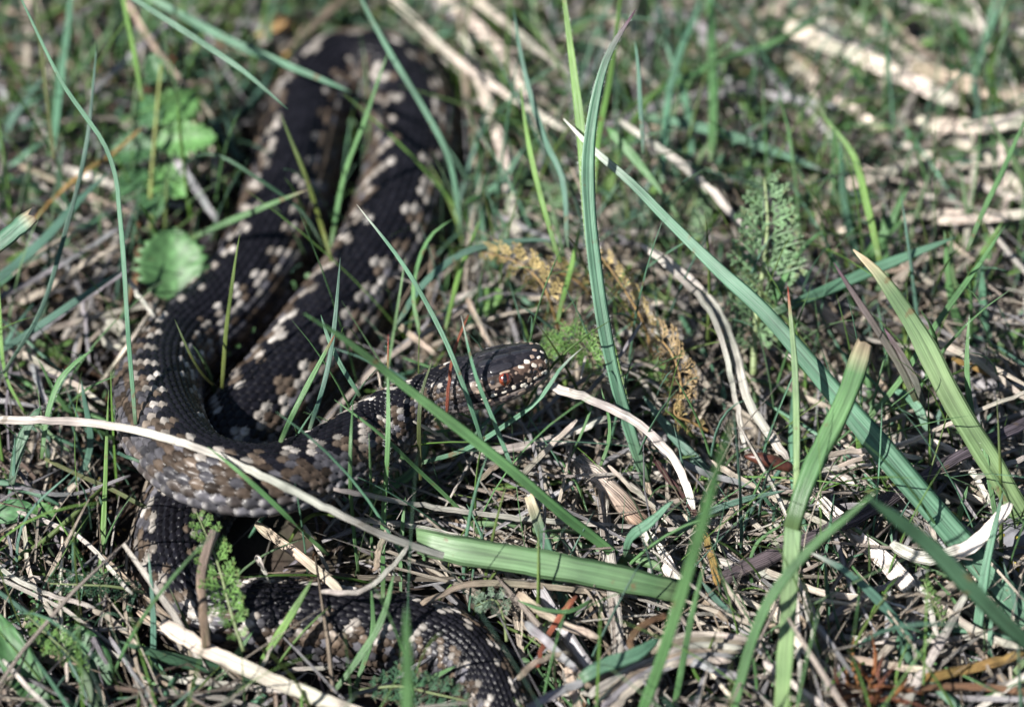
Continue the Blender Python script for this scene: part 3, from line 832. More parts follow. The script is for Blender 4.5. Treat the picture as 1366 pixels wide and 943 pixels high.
blade('dark green blade leaning right with a pointed tip at right', [(1150, 570), (1204, 504), (1237, 453), (1271, 402), (1312, 344), (1342, 299)], 11, 'mid', .8)
blade('rounded tip blade beside the large feathery leaf', [(1025, 430), (1040, 385), (1061, 344), (1098, 306)], 15, 'mid', .6)
blade('big light green blade with a withered thread tip at right', [(1420, 760), (1366, 688), (1326, 620), (1271, 534), (1224, 446), (1185, 385), (1166, 360), (1138, 333)], 42, 'pale', .9, c0=1.0, c1=1.0, tip='dry', fold=.35, shape='blade', tilt=(0, 0, .1), twist=.2)
blade('thin brownish blade crossing behind the light green blade at right', [(1222, 535), (1197, 483), (1156, 419), (1112, 350)], 12, 'purple', .8, c0=.4, c1=.4, tip='purple')
blade('short purple-grey blade curled beside the light green blade', [(1234, 545), (1222, 510), (1204, 476), (1180, 438)], 17, 'purple', .85, c0=.6, c1=.4, shape='both', tip='purple')
blade('small pointed upright hairy blade right of the light green blade', [(1306, 590), (1294, 540), (1290, 490), (1293, 421)], 10, 'mid', .92, c0=.6, c1=.5, hairy=True)
blade('short blue-green blade bent down under the purple-grey one', [(1238, 580), (1226, 545), (1210, 528), (1190, 520)], 20, 'blue', .7, shape='both')
blade('wide dark green blade out of focus in front at lower right', [(1430, 905), (1366, 852), (1300, 785), (1240, 725), (1175, 675), (1155, 660)], 36, 'dark', .9, c0=5.5, c1=7.0, fold=.2)
blade('bluish blade bending over and down at lower right', [(1258, 985), (1250, 940), (1223, 873), (1189, 820), (1137, 767), (1078, 735)], 18, 'teal', .9, c0=2.8, c1=3.8, fold=.4, tip='white')
blade('blurred near blade slanting up and right in front of the pale stem', [(966, 1010), (980, 940), (1018, 815), (1079, 735), (1130, 690), (1172, 652)], 18, 'mid', .9, c0=4.2, c1=6.5)
blade('blue-green blade standing upright near the right edge in front', [(1276, 985), (1288, 930), (1303, 840), (1316, 755), (1338, 657)], 18, 'blue', .9, c0=2.4, c1=2.8)
blade('thin hairy blade dropping past the right end of the twig', [(1330, 700), (1322, 650), (1314, 600), (1308, 560)], 9, 'mid', .9, c0=1, c1=1, hairy=True)
blade('thin pale green blade in the bottom right corner', [(1300, 975), (1330, 928), (1366, 882), (1400, 840)], 11, 'pale', .9, c0=3, c1=4)
blade('large out of focus blade rising through the lower middle', [(845, 985), (860, 940), (884, 875), (910, 798), (935, 710), (955, 630), (978, 560)], 20, 'mid', .9, c0=3.6, c1=9.5, fold=.3)
blade('thin blurred blade just right of the large out of focus one', [(893, 975), (905, 915), (922, 825), (940, 750)], 10, 'mid', .9, c0=3.5, c1=5.0)
blade('folded upright blade in sharp focus right of the green cut leaf tip', [(786, 985), (780, 930), (767, 853), (737, 757), (705, 660)], 19, 'blue', .9, c0=1.2, c1=1.6, fold=.6, tip='dry', shape='cut')
blade('broad flat green leaf lying level with a torn left end at bottom centre', [(910, 790), (860, 779), (753, 757), (650, 740), (600, 731), (560, 722)], 50, 'flat', hs=[2.2, 2.5, 2.7, 2.8, 2.8, 2.7], shape='cut', tip=None, fold=.03, tilt=(0, 0, .25), twist=.05, thick=.018)
blade('blurred short blade tip standing up at the bottom edge, centre', [(543, 1010), (544, 950), (544, 880), (542, 808)], 19, 'mid', .9, c0=7, c1=8.5)
blade('curved blade sweeping over the lower coil from the bottom', [(440, 930), (478, 880), (508, 830), (526, 764)], 12, 'mid', .9, c0=3.0, c1=3.4)
blade('thin blade standing on the far side of the curved one by the lower coil', [(470, 930), (496, 850), (497, 810), (495, 782)], 9, 'mid', .9, c0=2.6, c1=3.0)
blade('straight thin blade standing behind the lower coil', [(536, 808), (535, 760), (536, 710), (541, 662)], 8, 'mid', .9, c0=1.0, c1=.8, front=False)
blade('light green blade slanting right at the bottom edge below the tail', [(515, 935), (550, 917), (580, 902), (608, 888)], 10, 'mid', .9, c0=3, c1=3.4)
blade('curled pale blue-green leaf tip standing over the right end of the flat leaf', [(833, 742), (842, 716), (869, 695), (898, 668)], 20, 'blue', .9, c0=1.8, c1=2.6, shape='both', twist=1.2)
blade('arched dark blue blade ending left of the red brown husk', [(900, 712), (941, 685), (986, 668), (1048, 654)], 12, 'teal', .9, c0=1.4, c1=1.8)
blade('blue-grey blade lying over the straw bundle at lower right of centre', [(1036, 862), (1005, 842), (970, 815), (936, 775)], 16, 'teal', .9, c0=2.4, c1=2.4)
blade('short green blade standing behind the white straw end, lower middle', [(854, 700), (860, 660), (866, 628), (871, 600)], 8, 'bright', .8)
blade('fine green hoop of a blade left of the pale stem', [(1006, 790), (1000, 755), (1012, 722), (1046, 698)], 6, 'mid', .9, c0=1.6, c1=2.2)
blade('wide green sheath at the foot of the big diagonal blade', [(905, 850), (880, 812), (855, 772), (832, 735)], 24, 'bright', .8, c0=.6, c1=1.0, fold=.5)
blade('dark blue-green blade lying at the foot of the tall blade pair', [(955, 640), (915, 598), (888, 568), (858, 528)], 20, 'teal', .55, c0=.3, c1=.3)
blade('bright thin blade standing beside the yellowed leaf behind the head', [(744, 430), (752, 395), (764, 350), (776, 295)], 9, 'bright', .62)
blade('thread thin green blade right of the snout', [(762, 610), (775, 580), (786, 552), (798, 522)], 5, 'mid', .85)
blade('thin dark blade bowed beside the white curved straw', [(801, 622), (812, 590), (813, 560), (802, 518)], 7, 'mid', .9, c0=.4, c1=.6)
blade('thin blade slanting in at the right edge, upper right', [(1290, 335), (1310, 285), (1338, 228), (1372, 150)], 9, 'mid', .72)

# ---- a grass plant with its stem and one cut leaf
gp_org = P(1040, 985, 2.6)
gplant = bpy.data.objects.new('grass_plant', None); col.objects.link(gplant); gplant.location = Vector(gp_org * S)
tag(gplant, 'stout pale green grass stem with one cut leaf and a thin purplish top', 'grass plant')
blade(None, [(1040, 985), (1046, 925), (1052, 830), (1057, 740), (1060, 690)], 31, 'pale', hs=[2.6, 2.9, 3.4, 3.9, 4.3], shape='cut', parent=gplant, name='stem', fold=.45)
blade(None, [(1060, 700), (1063, 620), (1061, 500), (1051, 382)], 11, 'pale', hs=[4.1, 5.0, 6.2, 7.4], parent=gplant, name='stem_top', tip='red', shape='blade')
blade(None, [(1056, 705), (1070, 660), (1088, 615), (1129, 530), (1154, 457)], 36, 'mid', hs=[4.3, 4.9, 5.4, 6.3, 7.0], parent=gplant, name='leaf_blade', shape='cut', tip='dry', fold=.15, tilt=(0, 0, .1), twist=.1)

# ---- dead straws
straw('long white straw lying across the front coil from the left edge', [(-30, 560), (80, 563), (150, 571), (230, 590), (320, 621), (420, 668), (500, 707), (570, 733), (645, 756)], 11.5, 'white', hs=[4.2, 4.5, 4.8, 5.1, 5.2, 4.6, 3.7, 2.9, 2.0], fold=.15, twist=.1, tilt=(-.35, 0, .3))
straw('white straw arching down from beneath the snout to the right', [(728, 514), (786, 533), (840, 557), (881, 590), (908, 630), (926, 680)], 13.5, 'white', hs=[4.7, 4.5, 4.0, 3.5, 3.0, 2.5], fold=.3, twist=.3, front=False)
straw('thin white straw lying level above the flat green leaf', [(445, 652), (540, 671), (650, 684), (842, 701), (960, 712)], 8, 'white', .8, c0=1.0, c1=1.0)
straw('thin pale straw drooping in a curve, left of a paired wider one', [(855, 325), (905, 370), (945, 415), (970, 480), (985, 550), (995, 602)], 9, 'white', .6, c0=.2, c1=.6)
straw('wider pale straw drooping beside its thin twin to the red brown husk', [(870, 335), (925, 378), (962, 425), (982, 476), (998, 535), (1052, 615)], 15, 'white', .6, c0=.0, c1=.5)
straw('jointed whitish straw running diagonally behind the longest blade', [(826, 160), (908, 220), (955, 261), (1008, 322)], 13, 'white', .45)
straw('cream straw running down right from the top edge beside the coil', [(512, -12), (588, 61), (650, 110), (758, 176)], 15, 'cream', .3)
straw('second cream straw parallel to it further right at the top', [(622, -8), (690, 45), (758, 100)], 14, 'cream', .25)
straw('flattened beige straw lying between front coil and lower coil', [(341, 698), (389, 733), (420, 758), (455, 788)], 15, 'beige', hs=[1.8, 1.8, 1.9, 2.0], front=False)
straw('small white straw bowed like a hook above the lower coil', [(428, 789), (481, 789), (519, 761), (545, 728)], 8, 'white', hs=[2.8, 2.8, 3.0, 3.2])
straw('thick frayed pale straw lying in the foreground at bottom left', [(215, 830), (260, 858), (342, 897), (420, 928), (520, 965)], 22, 'cream', .9, c0=3.6, c1=4.2, fold=.3)
straw('thin white straw under the thick frayed one along the bottom', [(138, 864), (205, 900), (291, 911), (430, 927)], 11, 'white', .9, c0=2.6, c1=3.4)
straw('whitish straw branching down to the bottom edge at left', [(168, 886), (205, 916), (250, 950)], 10, 'white', .9, c0=2.6, c1=2.8)
straw('pale straw at the bottom left corner below the broad leaves', [(-10, 914), (45, 930), (100, 950)], 11, 'cream', .9, c0=2.4, c1=2.4)
straw('bent pinkish straw slanting in at lower left edge', [(-12, 708), (45, 746), (78, 778)], 9, 'beige', .6, c0=.8, c1=.8)
straw('small arched cream straw beside the thick frayed one', [(136, 838), (178, 825), (222, 842)], 7, 'cream', .9, c0=1.8, c1=1.8)
straw('short broken white straw end standing up behind the lower coil', [(360, 776), (352, 760), (344, 742)], 15, 'white', hs=[1.7, 2.3, 2.9], shape='cut', front=False)
straw('long beige straw lying along the lower rim of the flat green leaf', [(562, 806), (629, 779), (740, 784), (850, 796)], 10, 'beige', hs=[1.6, 1.8, 1.7, 1.5])
straw('wide flat whitish leaf running down right below the twig', [(1075, 648), (1144, 716), (1180, 748), (1216, 785)], 28, 'white', .7, c0=.3, c1=.8, shape='cut')
straw('curled ribbon of white straw crossing the longest blade at right', [(1189, 722), (1226, 741), (1274, 737), (1308, 719), (1350, 672)], 22, 'white', .85, c0=2.4, c1=2.6, fold=.4, twist=1.4)
straw('straight grey-white straw leaning up at lower right', [(1200, 952), (1257, 853), (1289, 790)], 14, 'white', .9, c0=1.8, c1=1.8)
straw('thin whitish straw hanging right beside the pale stem', [(1068, 932), (1065, 850), (1062, 770)], 8, 'white', .9, c0=2.0, c1=2.4)
straw('thin whitish straw splaying right from beside the pale stem', [(1102, 925), (1085, 850), (1065, 770)], 8, 'white', .9, c0=1.7, c1=2.2)
straw('beige straw lying level above the rusty needle tuft', [(1098, 873), (1170, 884), (1245, 895)], 11, 'beige', .9, c0=2.0, c1=2.0)
straw('fine straw looping round under the pale stem to the right', [(966, 776), (1007, 839), (1035, 911), (1060, 932), (1125, 917)], 8, 'cream', .9, c0=2.4, c1=3)
straw('thin whitish stalk rising to the right edge below the light green blade', [(1118, 622), (1204, 592), (1305, 548), (1380, 518)], 7, 'cream', .85, c0=.6, c1=.8)
straw('cream straw curving down right behind the light green blade', [(1240, 454), (1305, 483), (1372, 535)], 10, 'cream', .7)
straw('orange straw curving beside the cream one at right edge', [(1270, 478), (1320, 500), (1372, 528)], 8, 'ochre', .62)
straw('flat beige straw blurred behind the stem top', [(1075, 395), (1110, 425), (1150, 460)], 21, 'beige', .4)
straw('grey flat straw lying behind the rounded tip blade', [(1055, 362), (1085, 395), (1110, 425)], 16, 'grey', .35)
straw('broad pale flattened straw blurred near the top right', [(1050, 35), (1110, 62), (1156, 80), (1280, 140)], 30, 'cream', .235, fold=.3)
straw('orange beige flattened straw blurred at the upper right edge', [(1215, 90), (1290, 112), (1385, 135)], 30, 'beige', .225, fold=.3)
straw('pale level straw blurred below the orange beige one at right', [(1240, 168), (1300, 168), (1385, 160)], 28, 'cream', .25, fold=.3)
straw('short pale straw blurred at mid upper right', [(1125, 247), (1170, 235), (1228, 214)], 20, 'cream', .3)
straw('level pinkish straw blurred at the right edge above the long stalks', [(1250, 294), (1310, 292), (1385, 283)], 18, 'cream', .35)
straw('thin bright white straw slanting in at the upper right edge', [(1312, 175), (1345, 158), (1385, 138)], 8, 'white', .4)
for i, (dy, tone, w_, lb) in enumerate([(0, 'cream', 13, 'topmost broad straw of the bundle at bottom right of centre'), (11, 'beige', 10, 'second straw from the top of the bundle at bottom right of centre'),
                              (24, 'white', 12, 'widest middle straw of the bundle at bottom right of centre'), (36, 'beige', 9, 'fourth straw from the top of the bundle at bottom right of centre'),
                              (47, 'grey', 9, 'fifth greyish straw of the bundle at bottom right of centre'), (60, 'cream', 11, 'lowest straw of the bundle at bottom right of centre')]):
    straw(lb, [(775 + i * 6, 905 + dy * .9), (855, 868 + dy * .7), (924, 848 + dy * .55), (1000 - i * 5, 852 + dy * .5)], w_, tone, .9, c0=1.7, c1=2.0)
straw('smooth grey stalk lying right of the straw bundle', [(920, 880), (950, 892), (986, 903)], 13, 'grey', .9, c0=3.2, c1=3.2)
straw('flat white straw dropping from the curled leaf tip to the bundle', [(858, 708), (886, 743), (906, 790)], 23, 'white', .8, c0=1.0, c1=1.0, shape='cut')
straw('dark wine red blade lying beside the white arched straw', [(872, 612), (900, 648), (934, 690)], 9, 'wine', hs=[2.2, 2.2, 2.1])
straw('pair-wide ochre straw standing below the twig left end', [(958, 780), (950, 745), (940, 708)], 11, 'ochre', .9, c0=.8, c1=.8)
straw('cream straw slanting down to the coil at mid left', [(30, 470), (85, 504), (140, 540)], 9, 'cream', .55)
straw('grey straw lying beneath the low blue-green blade at left', [(38, 456), (102, 405), (172, 360)], 9, 'grey', .4)
straw('brownish grey stalk slanting up from the left edge to the round leaf', [(-12, 402), (68, 361), (160, 304)], 9, 'grey', .38)
straw('short greyish straw hanging below the low blades at left', [(42, 486), (52, 512), (62, 542)], 10, 'grey', .5)
straw('short white straw end beside the round leaf', [(172, 373), (188, 398), (206, 424)], 7, 'white', .5)
straw('ochre straw bending up from the left edge to the leaflets', [(40, 300), (102, 237), (150, 206), (190, 170)], 8, 'ochre', .4)
straw('blue-grey stalk leaning behind the lower leaflets', [(234, 212), (262, 252), (292, 298)], 15, 'grey', .3)
straw('pinkish straw running down from the top edge behind the leaflets', [(166, -2), (220, 81), (285, 158)], 10, 'beige', .32)
straw('grey stalk rising right behind the bright green stalk', [(120, 126), (183, 68), (226, 30)], 10, 'grey', .28)
straw('fine reddish straw crossing the neck of the snake', [(596, 552), (599, 504), (608, 465), (625, 420)], 5, 'red', .95, c0=1.2, c1=.8)
straw('beige straw lying behind the neck of the snake', [(530, 432), (555, 452), (582, 474)], 10, 'beige', .5, front=False)
straw('pale straw leaning behind the neck under the oval leaf', [(622, 398), (640, 430), (655, 462)], 9, 'beige', .45, front=False)
straw('white flattened straw lying below the snake head', [(640, 604), (718, 592), (768, 575), (812, 556)], 13, 'white', .75)
straw('thin grey stalk poking out right of the tall blue-green blade', [(782, 524), (810, 495), (830, 470), (856, 430)], 6, 'grey', .8)
for lb, pts, w_, tone in [
        ('white straw lying parallel under the thin level white one', [(450, 690), (540, 700), (640, 720)], 7, 'white'),
        ('cream straw slanting up right below the head', [(690, 640), (730, 600), (770, 560)], 9, 'cream'),
        ('short curved beige straw below the chin', [(640, 640), (665, 620), (700, 615)], 8, 'beige'),
        ('beige straw standing in front of the flat leaf torn end', [(500, 760), (508, 730), (520, 700)], 10, 'beige'),
        ('cream straw leaning across the space under the front coil', [(405, 700), (428, 740), (440, 770)], 6, 'white'),
        ('greyish straw leaning below the folded upright blade', [(700, 830), (735, 860), (770, 895)], 12, 'grey'),
        ('beige straw slanting below the flat green leaf', [(690, 790), (745, 830), (800, 850)], 13, 'beige'),
        ('white frayed straw end below the lichen stone', [(1220, 770), (1240, 810), (1250, 850)], 10, 'white'),
        ('long pale straw lying under the wide flat whitish leaf', [(1020, 760), (1100, 790), (1190, 800)], 11, 'cream'),
        ('grey straw slanting under the curled white ribbon', [(1100, 830), (1160, 790), (1240, 760)], 10, 'grey'),
        ('cream straw running down right in the corner below the bluish blade', [(1230, 790), (1300, 840), (1370, 870)], 12, 'cream'),
        ('ochre flat straw along the bottom right corner', [(1230, 905), (1300, 890), (1370, 870)], 14, 'ochre'),
        ('brown straw lying along the bottom right edge', [(1200, 920), (1290, 915), (1390, 925)], 11, 'brown'),
        ('pale straw lying level right of the red brown husk', [(1090, 610), (1150, 600), (1230, 612)], 9, 'cream'),
        ('white straw slanting behind the wide out of focus blade at right', [(1300, 640), (1340, 620), (1390, 605)], 9, 'white'),
        ('grey straw running below the dark blue-green blade', [(880, 600), (940, 630), (1010, 650)], 10, 'grey'),
        ('thin cream straw slanting across the brown dead stem', [(810, 620), (860, 665), (900, 700)], 6, 'cream'),
        ('beige straw leaning against the tail bend', [(690, 905), (720, 880), (760, 870)], 9, 'beige'),
        ('greyish straw bundle end in front of the tail', [(700, 950), (740, 925), (790, 905)], 13, 'grey')]:
    straw(lb, pts, w_, tone, .75, c0=.9, c1=.9)

straw('small curled striped brown stalk right of the folded upright blade', [(892, 820), (864, 830), (845, 846), (838, 862), (852, 870)], 10, 'brown', hs=[2.6, 2.7, 2.7, 2.6, 2.5])
straw('red footed stalk standing left of the folded upright blade', [(716, 890), (728, 855), (748, 822), (768, 795)], 10, 'red', hs=[1.6, 2.0, 2.3, 2.6])
blade('short wide blue-green blade tucked under the straw bundle', [(775, 906), (800, 890), (850, 872), (880, 850)], 26, 'blue', hs=[2.4, 2.6, 2.7, 2.6], fold=.2)
blade('thin green blade arching down left of the straw bundle', [(790, 800), (760, 815), (720, 812), (690, 800)], 7, 'mid', hs=[2.2, 2.4, 2.5, 2.4])

# ---- dark twig, brown stub, dead stem, husk
def rod(name, label, cat, pts, hs, w0, w1, cols, seed, knots=6, mat='bark'):
    cp = np.array([P(p[0], p[1], h) for p, h in zip(pts, hs)])
    n = int(np.clip(np.linalg.norm(cp[-1] - cp[0]) * 2.2, 9, 46))
    path = smooth_path(cp, n); t = np.linspace(0, 1, n)
    rg = np.random.default_rng(seed)
    path = path + rg.normal(0, .014, (n, 3))
    wd = np.interp(t, [0, 1], [w0, w1]) * PXCM * (1 + rg.normal(0, .06, n))
    for q in rg.random(knots): wd = wd * (1 + .3 * np.exp(-((t - q) / .012) ** 2))
    cs = np.array([[math.cos(a) * (1 + .12 * math.sin(3 * a)), math.sin(a)] for a in np.linspace(0, 2 * math.pi, 12, endpoint=False)])
    v, uv = ribbon(path, wd, TOCAM, cs, roundness=True, twist=.8)
    cc = np.repeat(np.array(cols[0])[None] * (1 - t[:, None]) + np.array(cols[1])[None] * t[:, None], 12, axis=0)
    cc = cc * (1 + rg.normal(0, .3, (len(cc), 1)))
    o = add(name, make_mesh(name, v - cp[0], ring_faces(n, 12), np.clip(cc, .003, 1), uv, ngons=[list(range(12))[::-1], list(range((n - 1) * 12, n * 12))]), M[mat], None, cp[0])
    return tag(o, label, cat)
rod('twig', 'dark purplish grey twig running from lower middle up to the right edge', 'twig', [(955, 775), (1069, 723), (1130, 695), (1189, 665), (1258, 622), (1390, 552)], [1.9, 2.3, 2.45, 2.5, 2.6, 3.0], 17, 15, [(.075, .058, .062), (.06, .05, .062)], 3)
rod('twig_stub', 'brown dead stub standing in front of the feathery leaf below the coil', 'twig', [(276, 862), (271, 815), (270, 770), (276, 735), (286, 708)], [2.6, 2.9, 3.3, 3.7, 4.0], 11, 13, [(.17, .12, .08), (.13, .10, .085)], 5, 3)
rod('dry_stick', 'stout dead stem with peeling brown bark right of the head', 'stem', [(772, 618), (804, 643), (842, 684), (860, 702)], [1.6, 1.7, 1.7, 1.6], 28, 24, [(.30, .27, .24), (.17, .11, .075)], 8, 0)
rod('twig', 'grey blurred stalk lying behind the pale straws at top right of centre', 'twig', [(985, 10), (1040, 40), (1100, 85)], [1.2, 1.2, 1.0], 16, 14, [(.22, .2, .2), (.25, .23, .22)], 9)
rod('twig', 'thin dark twig slanting behind the leaflets from the left edge', 'twig', [(-15, 238), (68, 210), (145, 198)], [1.6, 1.9, 2.2], 10, 7, [(.06, .05, .055), (.08, .07, .07)], 10)

hk = P(1026, 615, 3.0)
hp = smooth_path(np.array([P(993, 608, 3.2), P(1010, 611, 3.2), P(1035, 617, 3.1), P(1060, 626, 2.9)]), 18)
ht_ = np.linspace(0, 1, 18)
hw_ = np.interp(ht_, [0, .08, .3, .6, .9, 1], [.03, .2, .40, .42, .3, .12])
v, uv = ribbon(hp, hw_, TOCAM, CS_ROUND, roundness=True)
husk = add('seed_husk', make_mesh('seed_husk', v - hp[0], ring_faces(18, 8), None, uv, ngons=[list(range(8))[::-1], list(range(17 * 8, 18 * 8))]), None, None, hp[0])
husk.data.materials.append(M['husk'])
tag(husk, 'glossy red brown bud husk lying left of the pale stem', 'bud husk')

# ------------------------------------------------------------------ feathery (yarrow) leaves
def pinna_mesh(seed, tone, dry=False):
    """one leaflet of length 1 along +x, finely cut, made of narrow pointed lobes"""
    rg = np.random.default_rng(seed)
    vs, ts, cs = [], [], []
    def lobe(p, d, nrm, ln, wd):
        p, d = np.asarray(p, float), unit(d)
        sx = unit(np.cross(d, nrm)) * wd
        nz = unit(np.cross(sx, d)) * wd * .45
        m = p + d * ln * .45
        b = len(vs)
        vs.extend([p, m + sx, m + nz, m - sx, m - nz * .6, p + d * ln])
        for q in ((0, 1, 2), (0, 2, 3), (0, 3, 4), (0, 4, 1), (5, 2, 1), (5, 3, 2), (5, 4, 3), (5, 1, 4)):
            ts.append([b + x for x in q])
        j = 1 + rg.normal(0, .12)
        cs.extend([np.array(tone) * j * f for f in (.8, 1, 1.05, 1, .9, 1.15)])
    nrm = np.array([0, 0, 1.0])
    lobe((0, 0, 0), (1, 0, .1), nrm, 1.0, .05)
    for i in range(4):
        xb = .16 + i * .2
        for sg in (1, -1):
            ang = math.radians(rg.uniform(38, 58))
            d = np.array([math.cos(ang), sg * math.sin(ang), rg.uniform(-.1, .55)])
            ln = (.46 - .06 * i) * rg.uniform(.8, 1.15)
            lobe((xb, 0, .02), d, nrm, ln, .048)
            for s2 in (1, -1):
                a2 = ang * sg + s2 * .6
                lobe(np.array([xb, 0, .02]) + d * ln * .5, (math.cos(a2), math.sin(a2), rg.uniform(0, .5)), nrm, ln * .5, .034)
    if dry:
        vs = [p + np.array([0, 0, 1]) * (.5 * p[0] ** 2) + np.array([0, .35, 0]) * p[0] ** 2 for p in vs]
    uv = [(p[1] * .5 + .5, p[0]) for p in vs]
    return make_mesh('leaflet', np.array(vs), None, np.clip(np.array(cs), .004, 1), np.array(uv), tris=np.array(ts), smooth=False)

PIN = {}
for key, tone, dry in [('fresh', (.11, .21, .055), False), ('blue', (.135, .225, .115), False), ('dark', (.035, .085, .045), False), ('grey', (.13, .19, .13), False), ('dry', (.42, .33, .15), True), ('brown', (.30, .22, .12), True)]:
    PIN[key] = [pinna_mesh(i * 7 + 3, tone, dry) for i in range(3)]
    for m_ in PIN[key]: m_.materials.append(M['leaf'])

def feather(label, pts, hs, width, pairs, tone, up=(0, 0, .5), stalk=4.5, bare=.12, lift=.35, stem_tone=None, name='yarrow_leaf', cat='feathery leaf', group='feathery yarrow leaves'):
    cp = np.array([P(p[0], p[1], h) for p, h in zip(pts, hs)])
    n = 26
    path = smooth_path(cp, n); t = np.linspace(0, 1, n)
    root = bpy.data.objects.new(name, None); col.objects.link(root); root.location = Vector(cp[0] * S)
    tag(root, label, cat, group)
    wd = np.interp(t, [0, 1], [stalk, stalk * .3]) * PXCM
    F = unit(TOCAM + np.array(up))
    v, uv = ribbon(path, wd, F, CS_ROUND, roundness=True)
    st = np.array(stem_tone or (.16, .20, .09))
    add('midrib', make_mesh('midrib', v - cp[0], ring_faces(n, 8), np.tile(st, (len(v), 1)), uv, ngons=[list(range(8))[::-1], list(range((n - 1) * 8, n * 8))]), M['leaf'], root)
    T = unit(np.gradient(path, axis=0)); W = unit(np.cross(T, F)); N = unit(np.cross(W, T))
    for i in range(pairs):
        f = bare + (1 - bare) * (i + .5) / pairs
        j = min(n - 1, int(f * (n - 1)))
        for sg in (1, -1):
            ln = width * PXCM * .5 * float(np.interp((f - bare) / (1 - bare), [0, .2, .5, .8, 1], [.55, .9, 1, .75, .3])) * random.uniform(.82, 1.15)
            ang = math.radians(random.uniform(50, 72))
            d = unit(T[j] * math.cos(ang) + W[j] * sg * math.sin(ang) + N[j] * (lift + random.uniform(-.2, .2)))
            nz = unit(N[j] - d * (N[j] @ d) + RNG.normal(0, .15, 3)); nz = unit(nz - d * (nz @ d))
            y = np.cross(nz, d)
            p = path[j] + (path[min(j + 1, n - 1)] - path[j]) * ((f * (n - 1)) % 1) - cp[0]
            o = add('leaflet', random.choice(PIN[tone]), None, root)
            o.matrix_local = Matrix([[d[r] * ln, y[r] * ln * .9, nz[r] * ln, p[r] * S] for r in range(3)] + [[0, 0, 0, 1]])
    return root

feather('bright green feathery leaf standing in front of the lower bend of the snake', [(325, 868), (308, 815), (290, 750), (262, 683)], [2.3, 2.9, 3.4, 3.9], 62, 11, 'fresh', bare=.05)
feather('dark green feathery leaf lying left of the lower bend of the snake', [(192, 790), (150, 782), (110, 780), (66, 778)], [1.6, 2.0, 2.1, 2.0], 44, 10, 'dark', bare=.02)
feather('narrow green feathery leaf at lower left above the broad leaf', [(120, 905), (95, 875), (62, 845), (36, 820)], [1.2, 1.8, 2.2, 2.4], 42, 11, 'fresh', bare=.05, lift=.1)
feather('large upright feathery leaf with a pale stalk right of centre', [(1005, 500), (1008, 430), (1018, 360), (1024, 300), (1020, 238)], [1.6, 2.6, 3.8, 4.6, 5.4], 118, 13, 'blue', stalk=9, bare=.1, stem_tone=(.22, .28, .13))
feather('bright green feathery tuft right behind the snout', [(760, 590), (769, 534), (790, 488), (765, 455), (728, 468)], [1.0, 2.0, 3.0, 3.4, 3.0], 62, 12, 'fresh', bare=.5, lift=.5)
feather('small grey-green feathery tuft below the flat green leaf', [(676, 855), (672, 825), (660, 800), (634, 808)], [1.0, 1.5, 2.0, 1.7], 40, 8, 'grey', bare=.35)
feather('small curled hairy feathery bud leaf at lower right', [(1258, 838), (1252, 815), (1240, 795), (1232, 772)], [1.8, 2.2, 2.6, 2.8], 24, 9, 'fresh', bare=.1, lift=.15)
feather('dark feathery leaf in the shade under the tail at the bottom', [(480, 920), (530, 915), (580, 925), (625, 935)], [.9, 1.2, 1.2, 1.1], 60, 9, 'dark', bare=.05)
feather('blurred feathery leaf left of the large upright one', [(900, 345), (915, 300), (925, 260), (935, 225)], [.8, 1.6, 2.4, 3.0], 80, 9, 'blue', bare=.1)
feather('small feathery leaf beside the yellowed leaves behind the head', [(700, 330), (715, 300), (730, 275), (745, 250)], [.8, 1.4, 2.0, 2.4], 70, 8, 'blue', bare=.1)
feather('blurred feathery leaf low behind the tall pair of blades', [(830, 330), (838, 300), (850, 275), (868, 255)], [.8, 1.3, 1.8, 2.2], 70, 8, 'grey', bare=.1)
feather('small feathery leaf in the straw under the dried brown leaf', [(870, 560), (880, 530), (875, 500), (862, 478)], [.8, 1.3, 1.7, 2.0], 60, 8, 'fresh', bare=.1)
DK = dict(name='dried_yarrow_leaf', cat='dried leaf', group='dried feathery leaves', stem_tone=(.26, .17, .07))
feather('yellowed dry feathery leaf curling behind the head', [(745, 440), (735, 405), (720, 375), (690, 350), (640, 335)], [2.2, 3.2, 3.7, 3.9, 3.6], 66, 9, 'dry', bare=.02, **DK)
feather('ochre dry feathery leaf beside the tall blue-green blade', [(870, 470), (858, 430), (838, 395), (815, 360), (795, 335)], [2.4, 3.2, 3.8, 4.2, 4.3], 64, 8, 'dry', bare=.02, **DK)
feather('brown dry feathery leaf drooping right of the tall blade', [(905, 560), (908, 510), (895, 470), (868, 440)], [2.0, 2.8, 3.3, 3.4], 70, 8, 'brown', bare=.02, **DK)
feather('curled dry feathery leaf among straws above the dark blue-green blade', [(945, 575), (920, 562), (900, 552), (905, 525)], [2.0, 2.3, 2.5, 2.9], 46, 5, 'dry', bare=.02, **DK)
feather('yellowing dry feathery leaf left of the tall pair of blades', [(790, 395), (770, 375), (740, 362), (705, 362)], [2.6, 3.2, 3.5, 3.4], 58, 7, 'dry', bare=.02, **DK)

